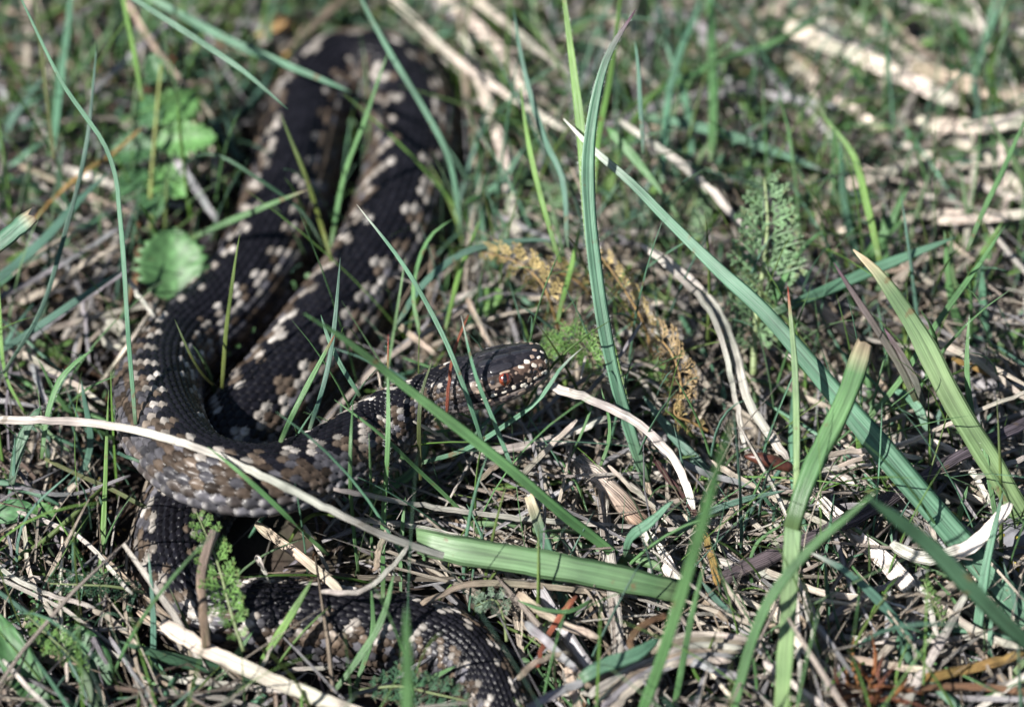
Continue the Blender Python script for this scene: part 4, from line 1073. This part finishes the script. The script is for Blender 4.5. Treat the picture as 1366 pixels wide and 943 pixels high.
# ------------------------------------------------------------------ toothed leaflets, round leaves
def leaf_mesh(name, length, width, tone, teeth=9, cup=.18, seed=1, arch=.12, depth=.16):
    """leaf along +y from its stalk, in cm"""
    rg = np.random.default_rng(seed)
    nr, ns = 31, 9
    vs, cs, uv = [], [], []
    ys = np.linspace(0, 1, nr)
    prof = np.sin(np.clip(ys, 0, 1) ** .75 * math.pi) ** .62
    prof[0] = .06; prof[-1] = .12
    for lay in (0, 1):
        for i, y in enumerate(ys):
            tooth = 1 + depth * ((i % 4) / 1.5 - 1) * (1 if 0 < i < nr - 1 else 0)
            for j in range(ns):
                u = -1 + 2 * j / (ns - 1)
                xx = u * width * .5 * prof[i] * (1 + (tooth - 1) * abs(u) ** 3)
                zz = cup * width * .5 * abs(u) ** 1.4 * prof[i] - arch * length * (y - .4) ** 2
                zz += .02 * length * math.sin(y * 16 + abs(u) * 4) * abs(u)         # quilted between veins
                vs.append((xx, y * length + .06 * length * abs(u) * prof[i], zz - (.018 if lay else 0)))
                j_ = 1 + .25 * math.cos(y * 30 - abs(u) * 9) + rg.normal(0, .04)
                mid = .35 * math.exp(-(u / .1) ** 2)
                cs.append(np.array(tone) * j_ * (1 + mid))
                uv.append((u * .5 + .5, y))
    q = []
    off = nr * ns
    for i in range(nr - 1):
        for j in range(ns - 1):
            a = i * ns + j
            q.append((a, a + 1, a + ns + 1, a + ns)); q.append((off + a, off + a + ns, off + a + ns + 1, off + a + 1))
    for i in range(nr - 1):
        for j in (0, ns - 1):
            a = i * ns + j
            q.append((a, a + ns, off + a + ns, off + a) if j == 0 else (a, off + a, off + a + ns, a + ns))
    for j in range(ns - 1):
        q.append((j, off + j, off + j + 1, j + 1)); a = (nr - 1) * ns + j
        q.append((a, a + 1, off + a + 1, off + a))
    return make_mesh(name, np.array(vs), np.array(q), np.clip(np.array(cs), .003, 1), np.array(uv))

def place_leaf(name, me, parent, org, p0, p1, facing):
    """stalk end at p0, tip towards p1"""
    y = unit(p1 - p0); f = unit(facing)
    x = unit(np.cross(y, f)); z = np.cross(x, y)
    o = add(name, me, M['leaf'], parent)
    q = p0 - org
    o.matrix_local = Matrix([[x[r], y[r], z[r], q[r] * S] for r in range(3)] + [[0, 0, 0, 1]])
    return o

def stalk_mesh(pts3, w0, w1, tone, org, name='stalk'):
    n = 20
    path = smooth_path(np.array(pts3), n)
    wd = np.linspace(w0, w1, n)
    v, uv = ribbon(path, wd, TOCAM, CS_ROUND, roundness=True)
    return make_mesh(name, v - org, ring_faces(n, 8), np.tile(np.array(tone), (len(v), 1)), uv, ngons=[list(range(8))[::-1], list(range((n - 1) * 8, n * 8))])

# the compound leaf with toothed leaflets
org = P(205, 330, .4)
pl = bpy.data.objects.new('leafy_plant', None); col.objects.link(pl); pl.location = Vector(org * S)
tag(pl, 'plant with paired toothed green leaflets on one stalk at upper left', 'plant')
axis = [P(205, 330, .4), P(203, 262, 1.8), P(208, 190, 3.0), P(213, 130, 3.9), P(217, 88, 4.5)]
add('stalk', stalk_mesh([q + TOCAM * .35 for q in axis], .17, .10, (.17, .20, .055), org), M['leaf'], pl)
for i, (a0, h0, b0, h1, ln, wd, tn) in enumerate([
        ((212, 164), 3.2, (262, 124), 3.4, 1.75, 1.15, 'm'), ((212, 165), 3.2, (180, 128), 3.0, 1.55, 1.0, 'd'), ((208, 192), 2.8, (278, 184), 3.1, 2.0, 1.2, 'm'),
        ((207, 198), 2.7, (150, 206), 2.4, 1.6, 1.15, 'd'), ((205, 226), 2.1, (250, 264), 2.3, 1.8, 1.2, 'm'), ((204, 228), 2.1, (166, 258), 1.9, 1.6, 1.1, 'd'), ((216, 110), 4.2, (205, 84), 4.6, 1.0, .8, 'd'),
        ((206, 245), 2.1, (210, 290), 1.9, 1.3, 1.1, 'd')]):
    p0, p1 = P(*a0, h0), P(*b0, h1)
    place_leaf('leaflet', leaf_mesh('leaflet', ln, wd, (.085, .19, .06) if tn == 'm' else (.042, .105, .042), seed=i, cup=.4, depth=.24), pl, org, p0, p1, TOCAM + np.array([.15 if tn == 'm' else -.5, 0, .6]) + RNG.normal(0, .15, 3))  # shaded leaflets get a darker green, their shade painted into the colour

def single_leaf(name, label, cat, base_px, hb, tip_px, ht, ln, wd, tone, foot_px, facing=(0, 0, .5), seed=3, depth=.07, cup=.15):
    p0, p1 = P(*base_px, hb), P(*tip_px, ht)
    foot = P(*foot_px, .1)
    r = bpy.data.objects.new(name, None); col.objects.link(r); r.location = Vector(foot * S)
    tag(r, label, cat)
    add('leaf', leaf_mesh('leaf', ln, wd, tone, seed=seed, depth=depth, cup=cup), M['leaf'], r)
    o = r.children[0]
    y = unit(p1 - p0); f = unit(TOCAM + np.array(facing)); x = unit(np.cross(y, f)); z = np.cross(x, y)
    o.matrix_local = Matrix([[x[k], y[k], z[k], (p0 - foot)[k] * S] for k in range(3)] + [[0, 0, 0, 1]])
    add('stalk', stalk_mesh([foot, (foot + p0) / 2 + np.array([0, 0, .1]), p0 + y * .15], .1, .08, tuple(np.array(tone) * 1.2), foot), M['leaf'], r)
    return r
single_leaf('round_leaf', 'rounded toothed green leaf beside the left arm of the coil', 'leaf', (232, 402), 1.2, (228, 305), 2.4, 2.4, 2.2, (.06, .135, .05), (225, 420), (.1, 0, .4), depth=.14, cup=.35)
single_leaf('round_leaf', 'small smooth oval green leaf behind the head', 'leaf', (628, 418), 1.6, (666, 388), 2.0, 1.2, .85, (.10, .20, .05), (622, 440), depth=.0)
single_leaf('broad_leaf', 'broad hairy oval leaf in the lower left corner', 'leaf', (62, 950), 1.2, (-18, 805), 2.0, 3.6, 1.0, (.04, .10, .036), (85, 950), (0, 0, .3), depth=.0, cup=.3)
single_leaf('broad_leaf', 'darker broad leaf right of the hairy one at lower left', 'leaf', (140, 925), .8, (110, 860), 1.4, 2.2, 1.2, (.035, .09, .035), (150, 935), depth=.0)
single_leaf('small_leaf', 'small pointed green leaf at the left edge above the lower blades', 'leaf', (-10, 690), 1.6, (38, 675), 1.8, 1.2, .7, (.05, .13, .05), (-15, 700), depth=.0)
single_leaf('small_leaf', 'small lobed green leaf beside the tall bright blade at lower left', 'leaf', (65, 700), 1.4, (55, 682), 1.7, .75, .75, (.07, .16, .05), (68, 712), depth=.12)
for i, (bx, by, tx, ty, ln, wd) in enumerate([(1000, 238, 985, 205, .9, .55), (1005, 235, 1030, 208, .9, .6), (1110, 285, 1095, 255, 1.1, .7), (1120, 290, 1145, 258, 1.1, .7), (1330, 120, 1350, 75, 1.5, 1.0), (1240, 250, 1300, 205, 2.2, 1.4), (1290, 50, 1250, 20, 2.4, 1.5), (1190, 120, 1215, 90, 1.3, .8), (1075, 300, 1050, 290, 1.0, .6), (1330, 470, 1366, 455, 1.3, .9)]):
    lb = ['left one of two small yellow-green leaves above the large feathery leaf', 'right one of two small yellow-green leaves above the large feathery leaf', 'left leaf of a blurred pair below the purple blade tip', 'right leaf of a blurred pair below the purple blade tip',
          'blurred yellow-green leaf at the upper right edge', 'large blurred green leaf patch at right below the pale level straw', 'large blurred green leaf at the top right', 'blurred green leaf lying on the pale straws, upper right',
          'little blurred leaf left of the rounded tip blade', 'small green leaf at the right edge below the long leaning blade'][i]
    single_leaf('small_leaf', lb, 'leaf', (bx, by), 1.2, (tx, ty), 1.5, ln, wd, (.085, .17, .045) if i != 5 else (.07, .15, .06), (bx + 4, by + 14), (0, 0, .8), seed=20 + i, depth=.03)

# ------------------------------------------------------------------ brown dead leaves at the top left
def dead_leaf(label, px, py, h, ln, wd, tone, ang, seed):
    p0 = P(px, py, h)
    d = np.array([math.cos(ang), math.sin(ang), .15])
    me = leaf_mesh('dead_leaf', ln, wd, tone, cup=.5, seed=seed, arch=.5, depth=.06)
    y = unit(d); f = unit(TOCAM + np.array([0, 0, .6]) + RNG.normal(0, .3, 3)); x = unit(np.cross(y, f)); z = np.cross(x, y)
    o = add('dead_leaf', me, M['leaf'])
    o.matrix_local = Matrix([[x[r], y[r], z[r], p0[r] * S] for r in range(3)] + [[0, 0, 0, 1]])
    tag(o, label, 'dead leaf', 'curled dead leaves')
for a in [('ochre curled dead leaf at the top left of the coil', 340, 45, 1.2, 1.6, .6, (.30, .19, .085), .3), ('smaller ochre dead leaf just below the curled one near the coil top', 372, 70, 1.1, .9, .6, (.42, .27, .10), -1.2),
          ('rusty brown dead leaf behind the blades at top left', 232, 62, 1.0, 1.5, .8, (.24, .085, .035), -1.4), ('brown twisted dead leaf right of the rusty one', 262, 75, 1.0, 1.3, .6, (.22, .10, .04), .2),
          ('orange dead leaf scrap behind the right arm of the coil', 640, 60, .8, 1.2, .6, (.26, .11, .045), -.9), ('ochre dead leaf blurred right of the tall blades', 985, 115, .8, 1.4, .9, (.26, .18, .06), .4),
          ('brown blurred dead leaf among straws at upper right', 1080, 120, .7, 1.5, .8, (.22, .14, .06), -.6), ('yellow mossy scrap at the upper right edge', 1352, 85, .7, 1.2, .9, (.28, .26, .05), .3),
          ('reddish dead leaf scrap at mid right edge', 1345, 395, .9, 1.6, .7, (.20, .12, .08), -.3), ('brown dead leaf scrap at the left edge', 20, 118, .7, 1.5, 1.0, (.12, .075, .04), .4)]:
    dead_leaf(*a, seed=len(a[0]))

# ------------------------------------------------------------------ rusty needle tuft, pale shell, stone with lichen
def needle_tuft():
    o0 = P(1180, 930, .5)
    r = bpy.data.objects.new('needle_tuft', None); col.objects.link(r); r.location = Vector(o0 * S)
    tag(r, 'tuft of rusty orange dry needles at the bottom right', 'dry needles')
    rg = np.random.default_rng(4)
    tips = [(1140, 838), (1162, 842), (1112, 890), (1130, 880), (1146, 882), (1108, 905), (1095, 925), (1120, 935), (1200, 880), (1215, 900), (1232, 925), (1180, 868), (1160, 905), (1190, 915), (1100, 942), (1150, 945), (1210, 940), (1240, 945), (1128, 912), (1172, 925)]
    for i, (tx, ty) in enumerate(tips):
        b = np.array([1160 + (tx - 1160) * .25 + rg.normal(0, 10), 930 + rg.normal(0, 8)])
        p0, p1 = P(b[0], b[1], rg.uniform(1.3, 1.9)), P(tx, ty, rg.uniform(2.2, 3.2))
        n = 8; path = smooth_path(np.array([p0, (p0 + p1) / 2 + rg.normal(0, .08, 3), p1]), n)
        wd = np.interp(np.linspace(0, 1, n), [0, .6, 1], [.13, .11, .015])
        v, uv = ribbon(path, wd, TOCAM, CS_ROUND, roundness=True)
        tone = np.array([(.36, .17, .065), (.30, .12, .05), (.20, .08, .05)][i % 3])
        add('needle', make_mesh('needle', v - o0, ring_faces(n, 8), np.tile(tone, (len(v), 1)), uv, ngons=[list(range(8))[::-1], list(range((n - 1) * 8, n * 8))]), M['straw'], r)
needle_tuft()

def lump(nu, nv, r, rough, seed, squash=(1, 1, 1)):
    rg = np.random.default_rng(seed)
    ph = rg.random((8, 4)) * 6
    vs, q = [], []
    for i in range(nv + 1):
        a = math.pi * i / nv
        for j in range(nu):
            b = 2 * math.pi * j / nu
            d = np.array([math.sin(a) * math.cos(b), math.sin(a) * math.sin(b), math.cos(a)])
            f = 1 + rough * sum(math.sin(d @ ph[k, :3] * (1 + k * .8) + ph[k, 3]) / (1 + k * .7) for k in range(8))
            vs.append(d * f * r * np.array(squash))
    for i in range(nv):
        for j in range(nu):
            q.append((i * nu + j, (i + 1) * nu + j, (i + 1) * nu + (j + 1) % nu, i * nu + (j + 1) % nu))
    return np.array(vs), np.array(q)
so = P(1385, 735, .8)
v, q = lump(40, 24, 1.5, .05, 6, (1.3, 1, .9))
stone = add('stone', make_mesh('stone', v, q), M['stone'], None, so)
tag(stone, 'dark stone with yellow lichen at the right edge behind the blades', 'stone')
rg = np.random.default_rng(9)
for i in range(40):
    d = unit(np.array([-.75 + rg.normal(0, .3), -.55 + rg.normal(0, .3), .5 + rg.normal(0, .35)]))
    lv, lq = lump(10, 6, rg.uniform(.05, .15), .16, i, (1, 1, .5))
    w_ = v[np.argmax(v @ d)]
    lo = add('lichen', make_mesh('lichen', lv, lq), M['lichen'], stone, w_)
def shell():
    o0 = P(150, 452, .9)
    n, k = 30, 10
    t = np.linspace(0, 1, n)
    ang = t * 2.6 * math.pi
    rad = .12 + .38 * t
    path = np.stack([np.cos(ang) * rad, np.sin(ang) * rad * .7, .35 - .35 * t + np.sin(ang) * rad * .5], 1)
    v, uv = ribbon(path, .1 + .42 * t, np.array([0, 0, 1.0]), CS_ROUND, roundness=True)
    cc = np.repeat(np.array([[.50, .48, .40]]) * (1 - .25 * np.sin(ang * 3)[:, None] ** 2), 8, axis=0)
    o = add('snail_shell', make_mesh('snail_shell', v, ring_faces(n, 8), cc, uv, ngons=[list(range(8))[::-1], list(range((n - 1) * 8, n * 8))]), M['straw'], None, o0)
    tag(o, 'pale whitish blob like a small snail shell left of the coil', 'shell')
shell()

# ------------------------------------------------------------------ everything nobody could count
def clear_of_snake(paths, margin):
    """paths (m,n,3): keep those that stay out of the body"""
    keep = np.ones(len(paths), bool)
    for i0 in range(0, len(paths), 400):
        pp = paths[i0:i0 + 400]
        d = np.linalg.norm(pp[:, :, None, :] - SN_C[None, None], axis=3) - SN_W[None, None]
        keep[i0:i0 + 400] = d.min(axis=(1, 2)) > margin
    return keep

def over_snake(paths):
    """true where a straw would lie on top of the body"""
    out = np.zeros(len(paths), bool)
    for i0 in range(0, len(paths), 400):
        pp = paths[i0:i0 + 400]
        dxy = np.linalg.norm(pp[:, :, None, :2] - SN_C[None, None, :, :2], axis=3) - SN_W[None, None] * .9
        above = (pp[:, :, None, 2] > SN_C[None, None, :, 2])
        out[i0:i0 + 400] = ((dxy < 0) & above).any(axis=(1, 2))
    return out

def litter(name, label, cat, count, region, zr, lr, wr, tones, seed, mat='straw', rise=.12, bend=.35, yaw=None, dens=None, n=7, fold=0.0, cs=CS_THIN, upright=False, kind='stuff', flatten=None):
    rg = np.random.default_rng(seed)
    x0, x1, y0, y1 = region
    cx = rg.uniform(x0, x1, count); cy = rg.uniform(y0, y1, count)
    if dens is not None:
        kp = rg.random(count) < dens(cx, cy)
        cx, cy = cx[kp], cy[kp]
    m = len(cx)
    L = rg.uniform(*lr, m) * rg.uniform(.6, 1, m)
    ya = rg.uniform(0, 2 * math.pi, m) if yaw is None else rg.normal(yaw[0], yaw[1], m) + math.pi * (rg.random(m) < .5)
    t = np.linspace(-.5, .5, n) if not upright else np.linspace(0, 1, n)
    d = np.stack([np.cos(ya), np.sin(ya), np.zeros(m)], 1)
    s = np.stack([-np.sin(ya), np.cos(ya), np.zeros(m)], 1)
    b = rg.normal(0, bend, m); b2 = rg.normal(0, bend * .5, m)
    z = zr[0] + (zr[1] - zr[0]) * rg.random(m) ** 1.4
    if upright:
        lean = np.abs(rg.normal(.45, .3, m))
        path = np.stack([cx, cy, z], 1)[:, None] + L[:, None, None] * (d[:, None] * (np.sin(lean)[:, None, None] * (t[None, :, None] + .5 * t[None, :, None] ** 2 * (1 + b[:, None, None]))) * .6
               + np.array([0, 0, 1.0]) * (np.cos(lean)[:, None, None] * (t - .22 * t ** 2)[None, :, None]) + s[:, None] * (b2[:, None, None] * t[None, :, None] ** 2))
    else:
        ri = rg.normal(0, rise, m)
        path = np.stack([cx, cy, z], 1)[:, None] + L[:, None, None] * (d[:, None] * t[None, :, None] + s[:, None] * (b[:, None, None] * (t ** 2)[None, :, None] + b2[:, None, None] * (t ** 3 * 2)[None, :, None])
               + np.array([0, 0, 1.0]) * (ri[:, None, None] * t[None, :, None] + .10 * rg.normal(0, 1, m)[:, None, None] * np.cos(t * 6)[None, :, None] * .5))
        path[..., 2] = np.maximum(path[..., 2], -.2)
    kp = clear_of_snake(path, .02)
    ov = over_snake(path)
    kp &= ~ov if not upright else ~(ov & (rg.random(m) < .4))
    path, L = path[kp], L[kp]; m = len(path)
    W0 = rg.uniform(*wr, m) * rg.uniform(.5, 1, m)
    if upright: pr = np.interp(t, [0, .3, .8, 1], [.8, 1, .6, .06])
    else: pr = np.interp(t + .5, [0, .1, .9, 1], [.5, 1, .9, .35])
    T = unit(np.gradient(path, axis=1))
    F = unit(np.array([-.25, -.35, 1.0])[None] + rg.normal(0, .45, (m, 3)))[:, None]
    Wv = unit(np.cross(T, np.broadcast_to(F, T.shape))); N = np.cross(Wv, T)
    k = len(cs)
    hw = (W0[:, None] * pr[None] * .5)[..., None, None]
    flat = np.where(rg.random(m) < .75, .14, .6)[:, None, None, None]
    if flatten: flat = flat * 0 + flatten
    v = path[:, :, None] + Wv[:, :, None] * cs[None, None, :, 0, None] * hw + N[:, :, None] * (cs[None, None, :, 1, None] * hw * 2 * flat + fold * np.abs(cs[None, None, :, 0, None]) * hw)
    f1 = ring_faces(n, k)
    q = (f1[None] + (np.arange(m) * n * k)[:, None, None]).reshape(-1, 4)
    tones = np.array(tones)
    tc = tones[rg.integers(0, len(tones), m)] * (1 + rg.normal(0, .22, (m, 1)))
    cc = np.repeat(np.clip(tc, .004, .9), n * k, axis=0) * (1 + rg.normal(0, .08, (m * n * k, 1)))
    uv = np.stack(np.broadcast_arrays((cs[:, 0] * .5 + .5)[None, None, :], (np.linspace(0, 1, n)[None, :, None] + rg.random(m)[:, None, None] * 30)), -1).reshape(-1, 2)
    caps = np.concatenate([(np.arange(m) * n * k)[:, None] + np.arange(k)[::-1][None], (np.arange(m) * n * k + (n - 1) * k)[:, None] + np.arange(k)[None]])
    quads = np.concatenate([q, caps]) if k == 4 else q
    o = add(name, make_mesh(name, v.reshape(-1, 3), quads, np.clip(cc, .003, .9), uv), M[mat])
    return tag(o, label, cat, kind=kind)

FULL = (-24, 24, -19, 26)
def right_dense(x, y): return np.clip(.55 + .035 * (x + 4), .3, 1) * np.clip(1 - .035 * (y - 2), .5, 1)
def left_dense(x, y): return np.clip(.55 - .05 * (x + 2), .1, 1)
WH, CR, BE, GR = DRY['white'][0], DRY['cream'][0], DRY['beige'][0], DRY['grey'][0]
litter('straw_litter', 'dense mat of pale dead grass and straw covering the ground', 'dead grass', 8000, FULL, (-.35, 1.8), (5, 17), (.05, .26), [WH, WH, CR, CR, BE, DRY['beige'][1], DRY['grey'][1], (.42, .40, .41), (.34, .29, .25)], 21, dens=right_dense, rise=.16, bend=.2, fold=.35)
litter('thread_litter', 'hair thin pale straw threads in the mat', 'dead grass', 3000, FULL, (.0, 1.9), (5, 15), (.035, .085), [WH, CR, BE, GR], 26, dens=right_dense, rise=.2, bend=.4)
litter('broad_litter', 'flat broad pieces of bleached dead leaf in the mat', 'dead grass', 1500, FULL, (.2, 1.7), (4, 13), (.2, .52), [WH, WH, CR, CR, BE, (.42, .40, .41)], 27, dens=lambda x, y: np.clip(.3 + .03 * (x + 4) + .02 * y, .05, 1), rise=.14, bend=.22, fold=.3, flatten=.05)
litter('brown_litter', 'dark brown and grey dead stems low in the mat', 'dead stems', 1500, FULL, (-.4, .8), (2, 8), (.07, .26), [DRY['brown'][0], (.10, .075, .06), GR, (.13, .10, .10), (.20, .14, .09)], 22, mat='straw')
litter('grey_litter', 'grey and pinkish stems tangled left of the snake', 'dead stems', 1500, (-24, -2, -19, 26), (-.2, 1.5), (3, 9), (.08, .3), [GR, (.20, .18, .18), (.26, .20, .16), (.14, .10, .08), CR, (.22, .20, .22)], 23, dens=left_dense)
GT = [GREEN['blue'][0], GREEN['blue'][1], GREEN['teal'][1], GREEN['mid'][0], GREEN['bright'][0], GREEN['bright'][1], GREEN['mid'][1], GREEN['pale'][1], GREEN['yellow'][1]]
litter('fine_grass', 'short fine green grass sprouting through the straw', 'grass', 7400, FULL, (-.3, .5), (3, 11), (.05, .19), GT, 24, mat='grass', upright=True, fold=.3, n=8,
       dens=lambda x, y: np.clip(.42 + .03 * (y + 3) + .012 * x, .27, 1))
litter('lying_grass', 'green blades lying flat in the straw mat', 'grass', 1900, FULL, (.3, 2.0), (3, 9), (.1, .36), GT, 25, mat='grass', fold=.25, n=9, dens=lambda x, y: np.clip(.5 + .03 * (y + 2), .3, 1))
# larger loose straws and blades, each one its own thing
MARKS = [((1025, 615), 'the red brown husk'), ((1050, 830), 'the stout pale stem'), ((720, 750), 'the flat green leaf'), ((1170, 900), 'the rusty needles'), ((1350, 720), 'the lichen stone'),
         ((850, 560), 'the arched white straw'), ((1190, 665), 'the dark twig'), ((1018, 370), 'the large feathery leaf'), ((790, 200), 'the tall pair of blades'), ((1250, 500), 'the big light green blade'),
         ((1330, 20), 'the top right corner'), ((1330, 180), 'the upper right edge'), ((1100, 30), 'the broad pale straw'), ((210, 190), 'the toothed leaflets'), ((230, 355), 'the round toothed leaf'), ((40, 565), 'the long white straw end'),
         ((25, 870), 'the broad hairy leaf'), ((620, 890), 'the tail bend'), ((20, 310), 'the torn leaf end'), ((30, 60), 'the top left corner'), ((150, 452), 'the pale shell'), ((650, 130), 'the right arm of the coil'), ((870, 880), 'the straw bundle'),
         ((250, 880), 'the thick frayed straw'), ((1110, 230), 'the purple blade tip'), ((900, 450), 'the dried brown leaf'), ((950, 100), 'the broad vertical blade'), ((1330, 920), 'the bottom right corner'), ((130, 700), 'the tall bright blade'), ((350, 760), 'the lower coil')]
USED = set()
def describe(kind, tone, pts, w_, where, mid_w):
    cx, cy = pts[1]
    (mx_, my_), nm = min(MARKS, key=lambda q: (q[0][0] - cx) ** 2 + (q[0][1] - cy) ** 2)
    dx, dy = cx - mx_, cy - my_
    side = ('right of' if dx > 0 else 'left of') if abs(dx) > abs(dy) * 1.2 else ('below' if dy > 0 else 'above')
    ax, ay = pts[2][0] - pts[0][0], pts[2][1] - pts[0][1]
    sl = abs(math.degrees(math.atan2(abs(ay), abs(ax))))
    way = 'level' if sl < 18 else ('upright' if sl > 68 else ('slanting down right' if ax * ay > 0 else 'slanting up right'))
    size = 'broad ' if w_ > mid_w * 1.25 else ('thin ' if w_ < mid_w * .8 else '')
    tn = {'blue': 'blue-green', 'mid': 'green', 'teal': 'dull blue-green', 'bright': 'bright green', 'pale': 'pale green', 'dark': 'dark green', 'grey': 'greyish'}.get(tone, tone)
    L = math.hypot(ax, ay)
    for extra in ('', 'long ' if L > 190 else 'short ', 'loose ', 'curved ' if L > 150 else 'small ', 'stray '):
        s = f'{extra}{size}{tn} {kind} {way} {side} {nm}{where}'
        if s not in USED and len(s.split()) <= 16: break
    if len(s.split()) > 16: s = f'{tn} {kind} {way} {side} {nm}'
    USED.add(s)
    return s

def loose(kind, where, group, cnt, box, hrange, wr, lr, tones, fn, seed, up=0.0):
    rg = np.random.default_rng(seed); done = 0
    for _ in range(cnt * 8):
        if done >= cnt: break
        px, py = rg.uniform(box[0], box[2]), rg.uniform(box[1], box[3])
        L = rg.uniform(*lr); an = rg.normal(.45, .7) if up == 0 else rg.normal(-1.5, .45)
        dx, dy = math.cos(an) * L, math.sin(an) * L
        b = rg.normal(0, .12) * L
        h = rg.uniform(*hrange)
        pts = [(px - dx * .5, py - dy * .5), (px - dy / L * b, py + dx / L * b), (px + dx * .5, py + dy * .5)]
        hs = [max(.2, h + (q - .5) * up * L * .02 + rg.normal(0, .15)) for q in (0, .5, 1)]
        if any((545 < a_ < 930 and 690 < b_ < 815) or (570 < a_ < 800 and 420 < b_ < 570) or (930 < a_ < 1095 and 225 < b_ < 520) or (850 < a_ < 1060 and 320 < b_ < 610) or (640 < a_ < 860 and 330 < b_ < 440) for a_, b_ in pts + [((pts[0][0] + pts[1][0]) / 2, (pts[0][1] + pts[1][1]) / 2), ((pts[2][0] + pts[1][0]) / 2, (pts[2][1] + pts[1][1]) / 2)]): continue
        pp = smooth_path(np.array([P(a_[0], a_[1], z_) for a_, z_ in zip(pts, hs)]), 9)[None]
        if over_snake(pp)[0] or not clear_of_snake(pp, .15)[0]: continue
        w_ = wr[0] + (wr[1] - wr[0]) * rg.random() ** 1.6; tone = tones[rg.integers(0, len(tones))]
        fn(describe(kind, tone, pts, w_, where, (wr[0] + wr[1]) / 2), pts, w_, tone, hs=hs, group=group)
        done += 1
TS = ['white', 'white', 'cream', 'cream', 'beige', 'grey']
loose('straw', '', 'loose straws, lower right', 60, (640, 520, 1380, 940), (1.0, 2.0), (5, 15), (110, 330), TS, straw, 41)
loose('blurred straw', '', 'loose straws, upper right', 46, (640, -10, 1380, 420), (1.1, 2.3), (8, 22), (140, 380), TS, straw, 42)
loose('straw', '', 'loose straws, left', 26, (-10, 20, 200, 700), (.8, 1.9), (6, 14), (90, 240), ['grey', 'grey', 'beige', 'cream', 'brown'], straw, 43)
loose('straw', '', 'loose straws, lower left', 16, (-10, 700, 520, 950), (1.0, 1.8), (6, 13), (90, 220), TS, straw, 44)
loose('blurred blade', '', 'blurred blades, upper right', 34, (640, 20, 1380, 420), (1.6, 3.2), (8, 20), (100, 240), ['blue', 'mid', 'teal', 'bright', 'pale'], blade, 45, up=1.0)
loose('small blade', '', 'small blades, lower right', 18, (640, 560, 1380, 940), (1.4, 2.4), (5, 11), (70, 160), ['blue', 'mid', 'teal', 'bright'], blade, 46, up=1.0)
loose('small blade', '', 'small blades, left', 14, (-10, 40, 190, 740), (1.4, 2.4), (6, 13), (90, 200), ['blue', 'teal', 'dark', 'mid'], blade, 47, up=1.0)

def ground_foliage(name, label, count, region, seed, tones, dens, size=(.12, .34), zr=(.1, 1.5)):
    """many small leaf faces in clumps"""
    rg = np.random.default_rng(seed)
    x0, x1, y0, y1 = region
    nc = count // 40
    cx, cy = rg.uniform(x0, x1, nc), rg.uniform(y0, y1, nc)
    kp = rg.random(nc) < dens(cx, cy); cx, cy = cx[kp], cy[kp]; nc = len(cx)
    ctr = np.stack([cx, cy, rg.uniform(*zr, nc)], 1)
    p = (ctr[:, None] + rg.normal(0, 1, (nc, 40, 3)) * np.array([.6, .6, .28])).reshape(-1, 3)
    ct = np.repeat(np.array(tones)[rg.integers(0, len(tones), nc)], 40, axis=0)
    d = np.linalg.norm(p[:, None] - SN_C[None], axis=2) - SN_W[None]
    dxy = np.linalg.norm(p[:, None, :2] - SN_C[None, :, :2], axis=2) - SN_W[None]
    kp = (d.min(1) > .15) & ~((dxy < .1) & (p[:, None, 2] > SN_C[None, :, 2])).any(1)
    p, ct = p[kp], ct[kp]; m = len(p)
    sz = rg.uniform(*size, m)
    y = unit(rg.normal(0, 1, (m, 3)) + np.array([0, 0, .6])); f = unit(rg.normal(0, .7, (m, 3)) + np.array([0, -.4, 1.0]))
    x = unit(np.cross(y, f)); z = np.cross(x, y)
    loc = np.array([[0, 0, 0], [-.32, .35, .1], [-.26, .75, .12], [0, 1, .0], [.26, .75, .12], [.32, .35, .1], [0, .5, -.04]])
    v = p[:, None] + sz[:, None, None] * (x[:, None] * loc[None, :, 0, None] + y[:, None] * loc[None, :, 1, None] + z[:, None] * loc[None, :, 2, None])
    tr = np.array([[0, 6, 1], [1, 6, 2], [2, 6, 3], [3, 6, 4], [4, 6, 5], [5, 6, 0]])
    tris = (tr[None] + (np.arange(m) * 7)[:, None, None]).reshape(-1, 3)
    cc = np.repeat(ct * (1 + rg.normal(0, .2, (m, 1))), 7, axis=0)
    uv = np.tile(loc[:, :2], (m, 1))
    o = add(name, make_mesh(name, v.reshape(-1, 3), None, np.clip(cc, .004, .5), uv, tris=tris), M['leaf'])
    return tag(o, label, 'ground cover', kind='stuff')
ground_foliage('ground_foliage', 'low soft green ground cover among the straw', 17000, FULL, 31, [(.06, .125, .05), (.045, .105, .055), (.085, .15, .045), (.11, .14, .04), (.035, .085, .045)],
               lambda x, y: np.clip(.32 + .05 * (y - 1) + .02 * x, .08, 1))
ground_foliage('moss', 'yellowish and brown moss scraps on the soil', 8000, FULL, 32, [(.13, .11, .03), (.10, .07, .03), (.16, .12, .05), (.06, .07, .02)], lambda x, y: .5 + 0 * x, (.08, .2), (-.3, .5))
